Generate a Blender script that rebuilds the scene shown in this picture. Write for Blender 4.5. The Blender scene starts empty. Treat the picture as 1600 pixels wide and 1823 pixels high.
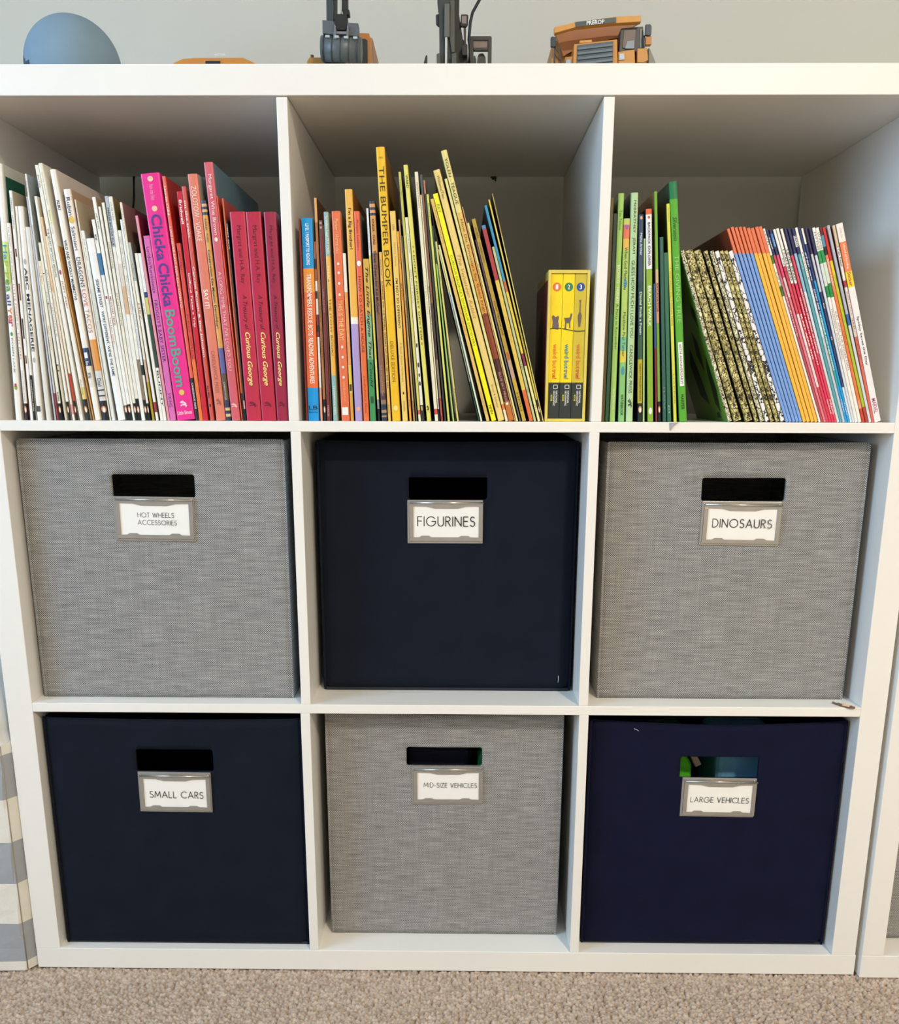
import bpy, bmesh, math, random
import numpy as np
from mathutils import Vector, Matrix, Euler
# ------------------------------------------------------------------ camera, world, lights, exposure
scene = bpy.context.scene
col = scene.collection
MM = 0.001
cam_data = bpy.data.cameras.new('camera')
cam = bpy.data.objects.new('camera', cam_data)
col.objects.link(cam)
cam.location = (16.6014*MM, -1073.0434*MM, 757.0892*MM)
cam.rotation_euler = (1.3225, -0.0023, 0.0121)
cam_data.sensor_fit = 'VERTICAL'
cam_data.sensor_height = 24.0
cam_data.sensor_width = 24.0*1600/1823
cam_data.lens = 1627.3632/1823*24.0
cam_data.shift_x = 2.665/1823
cam_data.shift_y = 193.2926/1823
cam_data.clip_start = 0.02
scene.camera = cam

world = bpy.data.worlds.new('world'); scene.world = world
world.use_nodes = True
world.node_tree.nodes['Background'].inputs[0].default_value = (0.62, 0.76, 1.0, 1)
world.node_tree.nodes['Background'].inputs[1].default_value = 1.0

def area_light(name, loc, rot, size, size_y, energy, color, shape='RECTANGLE'):
    d = bpy.data.lights.new(name, 'AREA'); d.shape = shape
    d.size = size; d.size_y = size_y; d.energy = energy; d.color = color
    o = bpy.data.objects.new(name, d); o.location = loc; o.rotation_euler = rot
    col.objects.link(o); return o
# daylight entering by the window in the left wall
area_light('window_daylight', (-1.87, -1.15, 1.40), (0, math.radians(-90), 0), 1.3, 1.1, 32.0, (0.42, 0.68, 1.0))
# the room's ceiling lamp (in front of the shelf, to the right)
area_light('ceiling_lamp_light', (1.02, -2.35, 2.37), (0, 0, 0), 0.26, 0.26, 54.5, (1.0, 0.87, 0.715), 'DISK')

vs = scene.view_settings
vs.view_transform = 'Standard'; vs.look = 'None'; vs.gamma = 1.0; vs.exposure = 0.33
vs.use_curve_mapping = False
scene.cycles.max_bounces = 8
scene.cycles.diffuse_bounces = 5

random.seed(7); rng = np.random.default_rng(7)
# ------------------------------------------------------------------ materials
def lin(h):
    c = [int(h[i:i+2], 16)/255 for i in (0, 2, 4)]
    return tuple(((x+0.055)/1.055)**2.4 if x > 0.04045 else x/12.92 for x in c)
_mats = {}
def mat(hexcol, rough=0.5, metal=0.0, noise=0.06, nscale=60.0, bump=0.0, bscale=400.0, coat=0.0, key=None):
    k = key or (hexcol, rough, metal, noise, nscale, bump, bscale, coat)
    if k in _mats: return _mats[k]
    m = bpy.data.materials.new('m_%s' % hexcol); m.use_nodes = True
    nt = m.node_tree; b = nt.nodes['Principled BSDF']
    b.inputs['Roughness'].default_value = rough; b.inputs['Metallic'].default_value = metal
    b.inputs['Coat Weight'].default_value = coat
    tc = nt.nodes.new('ShaderNodeTexCoord')
    r, g, bl = lin(hexcol)
    if noise > 0:
        n = nt.nodes.new('ShaderNodeTexNoise'); n.inputs['Scale'].default_value = nscale; n.inputs['Detail'].default_value = 3
        nt.links.new(tc.outputs['Object'], n.inputs['Vector'])
        rp = nt.nodes.new('ShaderNodeValToRGB')
        rp.color_ramp.elements[0].position = 0.3; rp.color_ramp.elements[1].position = 0.7
        rp.color_ramp.elements[0].color = (r*(1-noise), g*(1-noise), bl*(1-noise), 1)
        rp.color_ramp.elements[1].color = (min(1, r*(1+noise)), min(1, g*(1+noise)), min(1, bl*(1+noise)), 1)
        nt.links.new(n.outputs['Fac'], rp.inputs['Fac']); nt.links.new(rp.outputs['Color'], b.inputs['Base Color'])
    else:
        b.inputs['Base Color'].default_value = (r, g, bl, 1)
    if bump > 0:
        n2 = nt.nodes.new('ShaderNodeTexNoise'); n2.inputs['Scale'].default_value = bscale; n2.inputs['Detail'].default_value = 2
        nt.links.new(tc.outputs['Object'], n2.inputs['Vector'])
        bp = nt.nodes.new('ShaderNodeBump'); bp.inputs['Strength'].default_value = bump; bp.inputs['Distance'].default_value = 0.001
        nt.links.new(n2.outputs['Fac'], bp.inputs['Height']); nt.links.new(bp.outputs['Normal'], b.inputs['Normal'])
    _mats[k] = m; return m

def node_math(nt, op, a=None, b=None, clamp=False):
    n = nt.nodes.new('ShaderNodeMath'); n.operation = op; n.use_clamp = clamp
    for i, v in enumerate((a, b)):
        if v is None: continue
        if isinstance(v, (int, float)): n.inputs[i].default_value = v
        else: nt.links.new(v, n.inputs[i])
    return n.outputs[0]

def weave_material():
    m = bpy.data.materials.new('grey_woven_fabric'); m.use_nodes = True
    nt = m.node_tree; b = nt.nodes['Principled BSDF']; b.inputs['Roughness'].default_value = 0.85
    tc = nt.nodes.new('ShaderNodeTexCoord'); sp = nt.nodes.new('ShaderNodeSeparateXYZ')
    nt.links.new(tc.outputs['Object'], sp.inputs[0])
    k = 2*math.pi/0.00235
    xy = node_math(nt, 'ADD', sp.outputs[0], sp.outputs[1])
    # gentle wobble of the threads
    nz = nt.nodes.new('ShaderNodeTexNoise'); nz.inputs['Scale'].default_value = 45; nz.inputs['Detail'].default_value = 2
    nt.links.new(tc.outputs['Object'], nz.inputs['Vector'])
    wob = node_math(nt, 'MULTIPLY', nz.outputs['Fac'], 0.004)
    sx = node_math(nt, 'SINE', node_math(nt, 'MULTIPLY', node_math(nt, 'ADD', xy, wob), k))
    sz = node_math(nt, 'SINE', node_math(nt, 'MULTIPLY', node_math(nt, 'ADD', sp.outputs[2], wob), k))
    pr = node_math(nt, 'MULTIPLY', sx, sz)
    # slubs: long horizontal and short vertical streaks
    def streak(scale, amt):
        mp = nt.nodes.new('ShaderNodeMapping'); mp.inputs['Scale'].default_value = scale
        nt.links.new(tc.outputs['Object'], mp.inputs['Vector'])
        n = nt.nodes.new('ShaderNodeTexNoise'); n.inputs['Scale'].default_value = 1.0; n.inputs['Detail'].default_value = 2
        nt.links.new(mp.outputs[0], n.inputs['Vector'])
        return node_math(nt, 'MULTIPLY', node_math(nt, 'SUBTRACT', n.outputs['Fac'], 0.5), amt)
    s = node_math(nt, 'ADD', streak((30, 30, 480), 0.62), streak((480, 480, 30), 0.22))
    v = node_math(nt, 'ADD', node_math(nt, 'MULTIPLY', pr, 0.62), node_math(nt, 'ADD', s, 0.5), True)
    rp = nt.nodes.new('ShaderNodeValToRGB'); e = rp.color_ramp.elements
    e[0].position = 0.12; e[0].color = (0.045, 0.046, 0.047, 1)
    e[1].position = 0.92; e[1].color = (0.62, 0.62, 0.60, 1)
    e2 = e.new(0.5); e2.color = (0.22, 0.22, 0.222, 1)
    nt.links.new(v, rp.inputs['Fac']); nt.links.new(rp.outputs['Color'], b.inputs['Base Color'])
    bp = nt.nodes.new('ShaderNodeBump'); bp.inputs['Strength'].default_value = 0.35; bp.inputs['Distance'].default_value = 0.0004
    nt.links.new(v, bp.inputs['Height']); nt.links.new(bp.outputs['Normal'], b.inputs['Normal'])
    return m

def foil_material(name, dark, mid, light, scale, thr):
    """Metal-look paper printed with a dark line doodle."""
    m = bpy.data.materials.new(name); m.use_nodes = True
    nt = m.node_tree; b = nt.nodes['Principled BSDF']; b.inputs['Roughness'].default_value = 0.32; b.inputs['Metallic'].default_value = 0.0
    tc = nt.nodes.new('ShaderNodeTexCoord')
    nz = nt.nodes.new('ShaderNodeTexNoise'); nz.inputs['Scale'].default_value = 160; nz.inputs['Detail'].default_value = 3
    nt.links.new(tc.outputs['Object'], nz.inputs['Vector'])
    vm = nt.nodes.new('ShaderNodeVectorMath'); vm.operation = 'SCALE'; vm.inputs['Scale'].default_value = 0.012
    nt.links.new(nz.outputs['Color'], vm.inputs[0])
    va = nt.nodes.new('ShaderNodeVectorMath'); va.operation = 'ADD'
    nt.links.new(tc.outputs['Object'], va.inputs[0]); nt.links.new(vm.outputs[0], va.inputs[1])
    vo = nt.nodes.new('ShaderNodeTexVoronoi'); vo.feature = 'DISTANCE_TO_EDGE'; vo.inputs['Scale'].default_value = scale
    nt.links.new(va.outputs[0], vo.inputs['Vector'])
    line = node_math(nt, 'LESS_THAN', vo.outputs['Distance'], thr)
    rp = nt.nodes.new('ShaderNodeValToRGB'); e = rp.color_ramp.elements
    e[0].position = 0.38; e[0].color = (*lin(mid), 1); e[1].position = 0.6; e[1].color = (*lin(light), 1)
    nt.links.new(nz.outputs['Fac'], rp.inputs['Fac'])
    mx = nt.nodes.new('ShaderNodeMix'); mx.data_type = 'RGBA'
    nt.links.new(line, mx.inputs[0]); nt.links.new(rp.outputs['Color'], mx.inputs[6]); mx.inputs[7].default_value = (*lin(dark), 1)
    nt.links.new(mx.outputs[2], b.inputs['Base Color'])
    return m
WEAVE = weave_material()
FOILS = {'foil': foil_material('gold_foil', '1e180c', 'a08f48', 'e6dc98', 250, 0.085),
         'foilpale': foil_material('pale_foil', '241e12', 'c4bc90', 'f0ebcc', 240, 0.07),
         'foilwhite': foil_material('white_doodle', '141414', 'efece6', 'f6f4ee', 110, 0.05)}
WHITE = mat('f3f0e9', 0.38, noise=0.015, nscale=8, bump=0.03, bscale=220)
NAVY = mat('151b27', 0.85, noise=0.12, nscale=25, bump=0.12, bscale=1500)
NAVYB = mat('12152e', 0.85, noise=0.12, nscale=25, bump=0.12, bscale=1501)
for _m in (NAVY, NAVYB): _m.node_tree.nodes['Principled BSDF'].inputs['Specular IOR Level'].default_value = 0.12
PAGES = mat('ded6c4', 0.9, noise=0.10, nscale=500)
METAL = mat('a8a39c', 0.36, metal=0.45, noise=0.05)
RIVET = mat('c8c6c0', 0.25, metal=0.9, noise=0.02)
CARD = mat('f7f5ef', 0.6, noise=0.01)
INK = mat('17181c', 0.7, noise=0.0)
# ------------------------------------------------------------------ helpers (all sizes in millimetres)
def link(me, name, m, parent=None, loc=None, rot=None):
    o = bpy.data.objects.new(name, me); col.objects.link(o)
    for x in (m if isinstance(m, (list, tuple)) else [m]): me.materials.append(x)
    if parent is not None: o.parent = parent
    if loc: o.location = [c*MM for c in loc]
    if rot: o.rotation_euler = rot
    return o
def pym(name, verts, faces, mi=None, smooth=False):
    me = bpy.data.meshes.new(name)
    me.from_pydata([(x*MM, y*MM, z*MM) for x, y, z in verts], [], faces)
    if mi: me.polygons.foreach_set('material_index', mi)
    if smooth: me.polygons.foreach_set('use_smooth', [True]*len(me.polygons))
    me.update(); return me
def empty(name, label, cat, loc=(0, 0, 0), rot=(0, 0, 0), group=None):
    o = bpy.data.objects.new(name, None); col.objects.link(o); o.empty_display_size = 0.02
    o.location = [c*MM for c in loc]; o.rotation_euler = rot
    o['label'] = label; o['category'] = cat
    if group: o['group'] = group
    return o
def tag(o, label, cat, group=None, kind=None):
    o['label'] = label; o['category'] = cat
    if group: o['group'] = group
    if kind: o['kind'] = kind
    return o
def bm_finish(bm, name, m, parent=None, smooth=False, loc=None, rot=None):
    bmesh.ops.recalc_face_normals(bm, faces=bm.faces)
    me = bpy.data.meshes.new(name); bm.to_mesh(me); bm.free()
    if smooth: me.polygons.foreach_set('use_smooth', [True]*len(me.polygons))
    return link(me, name, m, parent, loc, rot)
def box(name, x0, x1, y0, y1, z0, z1, m, parent=None, bev=0.0, seg=2):
    bm = bmesh.new()
    bmesh.ops.create_cube(bm, size=1.0)
    for v in bm.verts:
        v.co = Vector(((x0 if v.co.x < 0 else x1)*MM, (y0 if v.co.y < 0 else y1)*MM, (z0 if v.co.z < 0 else z1)*MM))
    if bev > 0: bmesh.ops.bevel(bm, geom=list(bm.edges), offset=bev*MM, segments=seg, profile=0.5, affect='EDGES')
    return bm_finish(bm, name, m, parent)
def prism(name, pts, y0, y1, m, parent=None, bev=0.0):
    """outline in x,z extruded from y0 to y1"""
    n = len(pts); a = sum(pts[i][0]*pts[(i+1) % n][1]-pts[(i+1) % n][0]*pts[i][1] for i in range(n))
    if a < 0: pts = pts[::-1]
    bm = bmesh.new()
    f = [bm.verts.new((x*MM, y0*MM, z*MM)) for x, z in pts]; g = [bm.verts.new((x*MM, y1*MM, z*MM)) for x, z in pts]
    bm.faces.new(f); bm.faces.new(g[::-1])
    for i in range(n): bm.faces.new((f[i], g[i], g[(i+1) % n], f[(i+1) % n]))
    if bev > 0: bmesh.ops.bevel(bm, geom=list(bm.edges), offset=bev*MM, segments=1, affect='EDGES', clamp_overlap=True)
    return bm_finish(bm, name, m, parent)
def cyl(name, p0, p1, r, m, parent=None, seg=24, r1=None, bev=0.0):
    p0 = Vector(p0)*MM; p1 = Vector(p1)*MM; d = p1-p0
    bm = bmesh.new(); bmesh.ops.create_cone(bm, cap_ends=True, segments=seg, radius1=r*MM, radius2=(r if r1 is None else r1)*MM, depth=d.length)
    if bev > 0: bmesh.ops.bevel(bm, geom=[e for e in bm.edges if len(e.link_faces) == 2 and any(len(f.verts) > 4 for f in e.link_faces)], offset=bev*MM, segments=2, affect='EDGES')
    bm.transform(Matrix.Translation((p0+p1)/2) @ d.to_track_quat('Z', 'Y').to_matrix().to_4x4())
    o = bm_finish(bm, name, m, parent)
    for p in o.data.polygons: p.use_smooth = len(p.vertices) <= 4
    return o
def tube(name, pts, r, m, parent=None, seg=8):
    P = [Vector(p)*MM for p in pts]; V = []; F = []
    for i, p in enumerate(P):
        t = (P[min(i+1, len(P)-1)]-P[max(i-1, 0)]).normalized(); q = t.to_track_quat('Z', 'Y')
        for k in range(seg):
            a = 2*math.pi*k/seg; V.append(p+q @ Vector((math.cos(a)*r*MM, math.sin(a)*r*MM, 0)))
    for i in range(len(P)-1):
        for k in range(seg):
            F.append((i*seg+k, i*seg+(k+1) % seg, (i+1)*seg+(k+1) % seg, (i+1)*seg+k))
    F.append(tuple(range(seg))[::-1]); F.append(tuple((len(P)-1)*seg+k for k in range(seg)))
    me = bpy.data.meshes.new(name); me.from_pydata(V, [], F); me.polygons.foreach_set('use_smooth', [True]*len(F)); me.update()
    return link(me, name, m, parent)

# text set with Blender's built-in font, returned as flat points (x to the right, y up)
_tc = {}
def text_geo(s, bold=False, italic=False):
    k = (s, bold, italic)
    if k in _tc: return _tc[k]
    cu = bpy.data.curves.new('t', 'FONT'); cu.body = s; cu.resolution_u = 3; cu.size = 1.0
    if bold: cu.offset = 0.016
    if italic: cu.shear = 0.3
    ob = bpy.data.objects.new('t', cu); me = bpy.data.meshes.new_from_object(ob)
    v = [(p.co.x, p.co.y) for p in me.vertices]; f = [tuple(p.vertices) for p in me.polygons]
    bpy.data.objects.remove(ob); bpy.data.curves.remove(cu); bpy.data.meshes.remove(me)
    if not v: v = [(0, 0), (1, 0), (1, 1)]; f = [(0, 1, 2)]
    a = np.array(v); lo = a.min(0); hi = a.max(0)
    a = (a-lo)/np.maximum(hi-lo, 1e-6)      # unit box
    _tc[k] = (a, f, (hi-lo)); return _tc[k]
BOOKS_LEFT=[
[-499.43,0.0335,6.92,273.6,"h",[["f2efe6",194.0],["cfe08a",149.8],["f4f1e8",0]],"d9d6cb",[[190.5,174.7,"Ha","4a9fa5",0.62,"b"],[174.1,155.2,"p-p","a8b93a",0.62,"b"],[154.6,140.9,"ea","5a9a4a",0.62,"b"],[138.5,126.5,"all","3f4f88",0.62,"b"],[124.7,116.8,"Y","d9742f",0.62,"b"],[116.2,109.0,"ea","d4453a",0.62,"b"],[109.0,103.5,"r","b03a6a",0.62,"b"],[91.3,53.0,"ROBIN LANE","3a4a42",0.25,""]],[["oval",36.7,"8aa83a",0.5,5.6],["oval",95.6,"4f8f4a",0.4,4.3],["rect",39.2,"b03a3a",0.35,3.8]],"thick white hardback reading all Year in rainbow letters, first on the left"],
[-488.26,0.0145,3.67,213.1,"h",[["f4f1e8",19.0],["14181c",0]],"7a3a2a",[[208.5,153.9,"Lin Oliver · Tomie dePaola","8c857c",0.4,""],[149.2,67.9,"LITTLE POEMS for TINY EARS","d08a5e",0.5,""],[55.4,20.9,"NANCY PAULSEN BOOKS","7d7a74",0.3,""]],[["oval",12.1,"d98a4f",0.75,7.7],["oval",11.4,"f4f1e8",0.4,5.7]],"white hardback reading LITTLE POEMS for TINY EARS in orange"],
[-482.02,0.0139,3.15,246.3,"p",[["f4f1e8",0]],"cdbf9f",[[238.9,206.7,"FARDELL · MURPHY","6a655c",0.35,""]],[["rect",182.3,"5a2e1e",0.5,8.2],["rect",140.9,"7a3a24",0.5,17.9],["rect",101.6,"2c2a20",0.5,22.0],["rect",67.8,"6b4a2c",0.5,8.7]],"thin white book with tan cover between the tiny ears book and the menagerie"],
[-478.41,0.0198,2.44,230.4,"p",[["f1ede2",50.5],["14181c",0]],"e8e2d2",[[138.5,116.8,"LIBBY GLEN","8e8a80",0.3,""],[45.5,10.2,"CANDLEWICK PRESS","e8e6de",0.4,"b"]],[],"thin white paperback with a black foot, left neighbour of the menagerie book"],
[-474.14,0.0129,6.11,230.4,"h",[["f1ece3",0]],"d8d0bd",[[166.4,76.5,"ABC MENAGERIE","15171a",0.55,"b"]],[["oval",172.9,"b8b0a8",0.5,5.9],["oval",67.2,"b8b0a8",0.5,5.5],["rect",12.8,"4a4f50",0.7,6.3]],"wide white hardback with ABC MENAGERIE in bold black"],
[-463.64,-0.0072,5.49,209.0,"h",[["e2ddd2",0]],"cfc9bc",[],[],"plain greyish white hardback to the right of the menagerie book"],
[-453.79,-0.027,1.63,240.1,"p",[["c6c5ca",0]],"6f757a",[[229.8,208.5,"LOVE PUPPY","8d8c99",0.5,""]],[],"very thin lilac grey paperback just past the plain greyish hardback"],
[-450.84,-0.0317,1.63,263.3,"p",[["eef0ee",211.5],["d6d3cf",30.5],["a03a44",0]],"9aa2a0",[[256.0,243.0,"lion dance","8a9a9a",0.5,""]],[],"very thin pale paperback with a dark red foot"],
[-447.56,-0.0403,3.25,173.8,"p",[["f1ead0",19.1],["14181c",0]],"3a3d3c",[[168.3,149.3,"Steve Breen","d98a5a",0.5,""],[104.8,77.9,"VIOLET THE PILOT","c98c5c",0.45,""],[31.8,21.7,"PUFFIN","14181c",0.55,"b"]],[["oval",12.2,"d98a4f",0.75,7.6],["oval",11.6,"f4f1e8",0.4,5.7]],"cream paperback with small orange writing and a black penguin foot"],
[-441.65,-0.0543,2.44,193.1,"p",[["f0ead6",158.9],["e8e4da",61.8],["d6cbb2",0]],"e5dcc4",[[141.1,117.0,"PATRICIA","8e8a80",0.4,""]],[["rect",160.7,"3a3c3e",0.7,1.2],["rect",128.5,"3a3c3e",0.7,1.2],["rect",55.6,"3a3c3e",0.7,1.2],["rect",61.8,"3a3c3e",0.7,1.2]],"cream paperback with small black window outlines on its spine"],
[-437.38,-0.0583,2.64,240.9,"p",[["f3efe4",21.1],["14181c",0]],"e9dcc0",[[164.9,141.1,"EASTMAN","6c6860",0.35,""],[129.1,92.7,"NOODLE","98948a",0.4,""]],[["oval",12.2,"d98a4f",0.75,7.6],["oval",11.6,"f4f1e8",0.4,5.7]],"white paperback with a black foot beside the window patterned spine"],
[-432.59,-0.0672,2.32,219.7,"p",[["ecc9a0",141.2],["f1e8d6",17.9],["e7a0a4",6.5],["f4f1e8",0]],"e0b890",[[153.1,86.6,"CORDUROY AND FRIENDS","d8a488",0.4,""]],[],"slim peach tinted book with a pink square near its foot"],
[-428.53,-0.0751,2.23,200.0,"p",[["f0e4c8",52.6],["c2432f",21.8],["14181c",0]],"c9b28c",[],[["oval",12.2,"d98a4f",0.75,7.7],["oval",11.6,"f4f1e8",0.4,5.8]],"slim book with a red band above its black foot"],
[-424.26,-0.0847,3.85,272.7,"p",[["f2eee2",0]],"e4dccb",[[262.5,250.0,"Eric Carle","2e2f30",0.5,""],[208.1,156.9,"THE SECRET BIRTHDAY MESSAGE","5d6a6a",0.5,"b"],[24.3,6.5,"HarperTrophy","b0a070",0.4,""]],[],"white book reading THE SECRET BIRTHDAY MESSAGE"],
[-417.05,-0.0967,4.65,274.7,"h",[["f1ecd8",226.8],["ecebc0",212.3],["f3eee2",37.0],["e8cd7a",23.7],["14181c",0]],"f0e8d8",[[265.6,202.5,"Sonia Sotomayor · Rafael Lopez","b9ae8c",0.38,""],[153.5,124.1,"JUST ASK!","a53c3c",0.5,""],[45.8,29.4,"Philomel","8a9a70",0.4,""]],[["oval",162.4,"a83f6a",0.5,5.3],["oval",12.3,"d98a4f",0.75,7.6],["oval",11.7,"f4f1e8",0.4,5.7]],"tall white hardback reading JUST ASK!"],
[-408.52,-0.1161,1.0,190.5,"p",[["d8a05a",0]],"b8854a",[],[],"sliver of a tan booklet between JUST ASK and the mammoth book"],
[-406.56,-0.0938,6.53,268.4,"h",[["f2eee4",80.7],["23406e",60.8],["e6e0d2",37.0],["f4f0e4",0]],"e6ddd0",[[237.7,227.3,"ALIKI","24262a",0.5,"b"],[196.0,132.5,"WILD AND WOOLLY MAMMOTHS","3a3430",0.48,"b"],[65.8,61.5,"Bea","f4f1e8",0.5,""],[53.3,47.1,"SAY ALL","24262a",0.55,"b"]],[["rect",72.6,"f4f1e8",0.55,6.2]],"white hardback reading WILD AND WOOLLY MAMMOTHS"],
[-397.7,-0.0856,7.84,248.3,"h",[["f3eae2",89.9],["e39a4c",55.2],["d9d5d0",21.9],["14181c",0]],"c9a98c",[[239.8,221.4,"Rubin","26282c",0.55,""],[209.8,185.3,"Salmieri","26282c",0.5,""],[177.7,146.2,"DRAGONS","3d3a3c",0.6,""],[143.8,125.8,"LOVE","c9756a",0.6,""],[122.8,97.2,"TACOS","b98f62",0.6,""],[47.1,38.3,"Dial","3d3a3c",0.55,""]],[["oval",216.8,"e3bf5c",0.8,7.5],["rect",33.9,"14181c",1,1.3],["rect",27.5,"14181c",1,1.3],["oval",12.3,"d98a4f",0.75,7.6],["oval",11.7,"f4f1e8",0.4,5.8]],"white hardback reading DRAGONS LOVE TACOS over an orange patch"],
[-389.31,-0.0761,1.34,237.7,"p",[["efe2cc",0]],"cdbda4",[[230.4,214.9,"Aesop","c98c5a",0.5,""]],[],"thin beige book with a wide tan cover beside the taco book"],
[-386.89,-0.0804,3.64,205.8,"p",[["f1efe6",165.2],["e3e6de",0]],"b7b0a2",[[197.5,174.1,"Judi Barrett","9a958c",0.45,""],[144.4,92.9,"CLOUDY CHANCE OF MEATBALLS","c3cabf",0.5,"b"]],[],"white paperback with pale green lettering about meatballs"],
[-380.01,-0.0947,8.89,197.8,"h",[["f3f4f2",0]],"dcdad4",[[154.7,49.6,"SESAME STREET · WE'RE DIFFERENT, WE'RE THE SAME","1c2e48",0.42,"b"]],[],"wide white hardback whose bold navy writing ends in THE SAME"],
[-370.18,-0.094,3.59,217.5,"p",[["f3f0e6",182.5],["3f78a8",159.5],["f3f0e6",16.9],["14181c",0]],"6a655c",[[114.4,85.7,"The Lion inside","c4544a",0.5,""],[201.9,196.0,"KB","26282c",0.5,"b"]],[["rect",135.6,"a33a30",0.6,3.0],["oval",12.4,"d98a4f",0.75,7.6],["oval",11.8,"f4f1e8",0.4,5.7]],"thin white paperback with a small blue label"],
[-366.25,-0.0899,3.59,240.4,"p",[["f5f3ea",18.1],["14181c",0]],"b99a78",[[223.8,207.6,"JON AGEE","26282c",0.5,""],[136.7,105.2,"MILO'S HAT TRICK","a2383a",0.55,"b"]],[["oval",12.4,"d98a4f",0.75,7.6],["oval",11.8,"f4f1e8",0.4,5.7]],"thin white paperback with a red title about a hat trick"],
[-362.32,-0.0851,2.48,230.6,"p",[["f1ede0",0]],"c6bfae",[],[],"thin blank cream paperback just right of the hat trick book"],
[-359.57,-0.0779,3.13,234.5,"p",[["f1ecd8",19.4],["14181c",0]],"8a8578",[[193.4,166.4,"LOREN LONG","55524c",0.5,""],[140.2,105.2,"OTIS and the KITTENS","6f6f68",0.5,""]],[["oval",12.4,"d98a4f",0.75,7.6],["oval",11.8,"f4f1e8",0.4,5.7]],"cream paperback whose title ends in the KITTENS"],
[-356.09,-0.0734,3.59,241.2,"p",[["b7c0c8",188.7],["ece8e0",24.5],["14181c",0]],"5e6670",[[229.2,189.8,"PARKER BELSTER ELLIE","34404a",0.6,"b"]],[["oval",12.4,"d98a4f",0.75,7.6],["oval",11.8,"f4f1e8",0.4,5.7]],"thin book with a blue grey top and dark capitals"],
[-352.16,-0.0734,4.25,240.7,"p",[["f2efe4",171.1],["ded3c4",147.3],["d8b48e",117.3],["f2efe4",0]],"77763e",[[235.0,216.6,"LOUISE YATES","8a867c",0.4,""]],[],"thin white book with an olive and grey cover"],
[-347.58,-0.0714,3.23,206.1,"p",[["f1eee2",68.3],["8c7c66",23.2],["14181c",0]],"a89a86",[[199.2,165.1,"LOST LOVE · TALE BY","9a968e",0.45,""],[159.2,117.3,"THE GIANT JUMPEREE","b3a99c",0.5,""]],[["oval",12.4,"d98a4f",0.75,7.7],["oval",11.8,"f4f1e8",0.4,5.8]],"thin white paperback with a brown lower end"],
[-343.98,-0.0692,2.32,217.1,"p",[["eff3f4",62.1],["16332e",50.9],["f1eee2",19.4],["14181c",0]],"2a2e30",[[129.3,80.6,"THE THREE ROBBERS","a6b0b4",0.4,""]],[["oval",12.4,"d98a4f",0.75,7.7],["oval",11.8,"f4f1e8",0.4,5.7]],"thin bluish white paperback with a dark cover"],
[-339.72,-0.0771,2.43,234.9,"p",[["efe9d2",68.3],["d8b49a",43.4],["b3992a",0]],"8a7462",[[229.3,200.4,"Alison Lester","8a867c",0.4,""]],[],"cream paperback with a brown cover and mustard foot"],
[-335.47,-0.0854,2.83,193.7,"p",[["b9bcba",153.4],["f1eee2",20.7],["a8343a",9.3],["f4f1e8",0]],"6e6a60",[[171.2,153.4,"LEVY","7a8084",0.4,""],[129.5,111.3,"HEY","b05a50",0.5,"b"]],[],"thin book with a grey head and a dark red square label"],
[-330.36,-0.0839,3.39,182.4,"p",[["f2eee0",0]],"cfc8b8",[[129.5,117.4,"ad vent","8a867c",0.4,""]],[],"thin cream paperback, left of a pair with level tops"],
[-326.63,-0.0838,3.42,182.4,"p",[["eef1f0",141.5],["234a7e",135.5],["d8cc72",117.4],["2f4a40",59.1],["f4f1e8",0]],"101418",[[56.0,15.1,"BUNNY","26282c",0.6,"b"]],[],"thin paperback with a blue spot and green stripe, against the pink books"],
[-322.05,-0.0889,2.76,221.5,"p",[["e79aa8",0]],"6e2430",[],[],"thin rose pink paperback left of the purple one"],
[-318.78,-0.0779,6.63,200.4,"p",[["dc6fb6",0]],"b0468c",[[188.8,140.2,"London/Remkiewicz","4c2a58",0.5,""],[132.4,65.3,"FROGGY'S BABY SISTER","2e1c4c",0.55,""],[30.9,15.1,"VIKING","4c2a58",0.5,""]],[],"orchid pink paperback whose small purple title ends in BABY SISTER"],
[-310.92,-0.0828,20.96,263.6,"h",[["ee2f92",0]],"d02580",[[252.2,247.7,"Martin","f3a8cc",0.22,""],[246.6,242.0,"Archambault","f3a8cc",0.22,""],[240.9,236.3,"Ehlert","f3a8cc",0.22,""],[221.9,174.2,"Chicka","4b3f8e",0.55,"b"],[171.2,125.3,"Chicka","4b3f8e",0.55,"b"],[121.6,82.0,"Boom","5aa894",0.55,"b"],[79.5,37.2,"Boom","5aa894",0.55,"b"],[10.6,6.2,"Little Simon","f6d4e4",0.55,"b*"]],[["oval",257.9,"f2c9a8",0.3,5.6],["oval",227.7,"f2c9a8",0.3,5.8],["oval",31.0,"e8c25a",0.3,6.3],["logo",18.2,"f6d4e4",0.4,8.3]],"very thick hot pink hardback with blue and green balloon lettering"],
[-289.14,-0.0769,3.72,261.2,"h",[["e8624c",47.9],["1c1a1c",0]],"b52a28",[[251.0,221.8,"Lauren Child","f6e8dc",0.55,"b"],[209.7,124.6,"I Will NEVER NOT EVER Eat a TOMATO","f6dcd0",0.6,""],[42.3,13.2,"CANDLEWICK PRESS","e8e0d8",0.5,"b"]],[],"orange red hardback with a black foot beside the thick pink book"],
[-284.96,-0.068,4.11,192.7,"p",[["e04a40",68.4],["ee7a40",0]],"8a5a68",[[184.6,165.1,"EASTMAN","7a2a2c",0.5,""],[117.3,68.4,"RED WILL","8e3a34",0.4,""]],[],"short slim red to orange paperback"],
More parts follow.
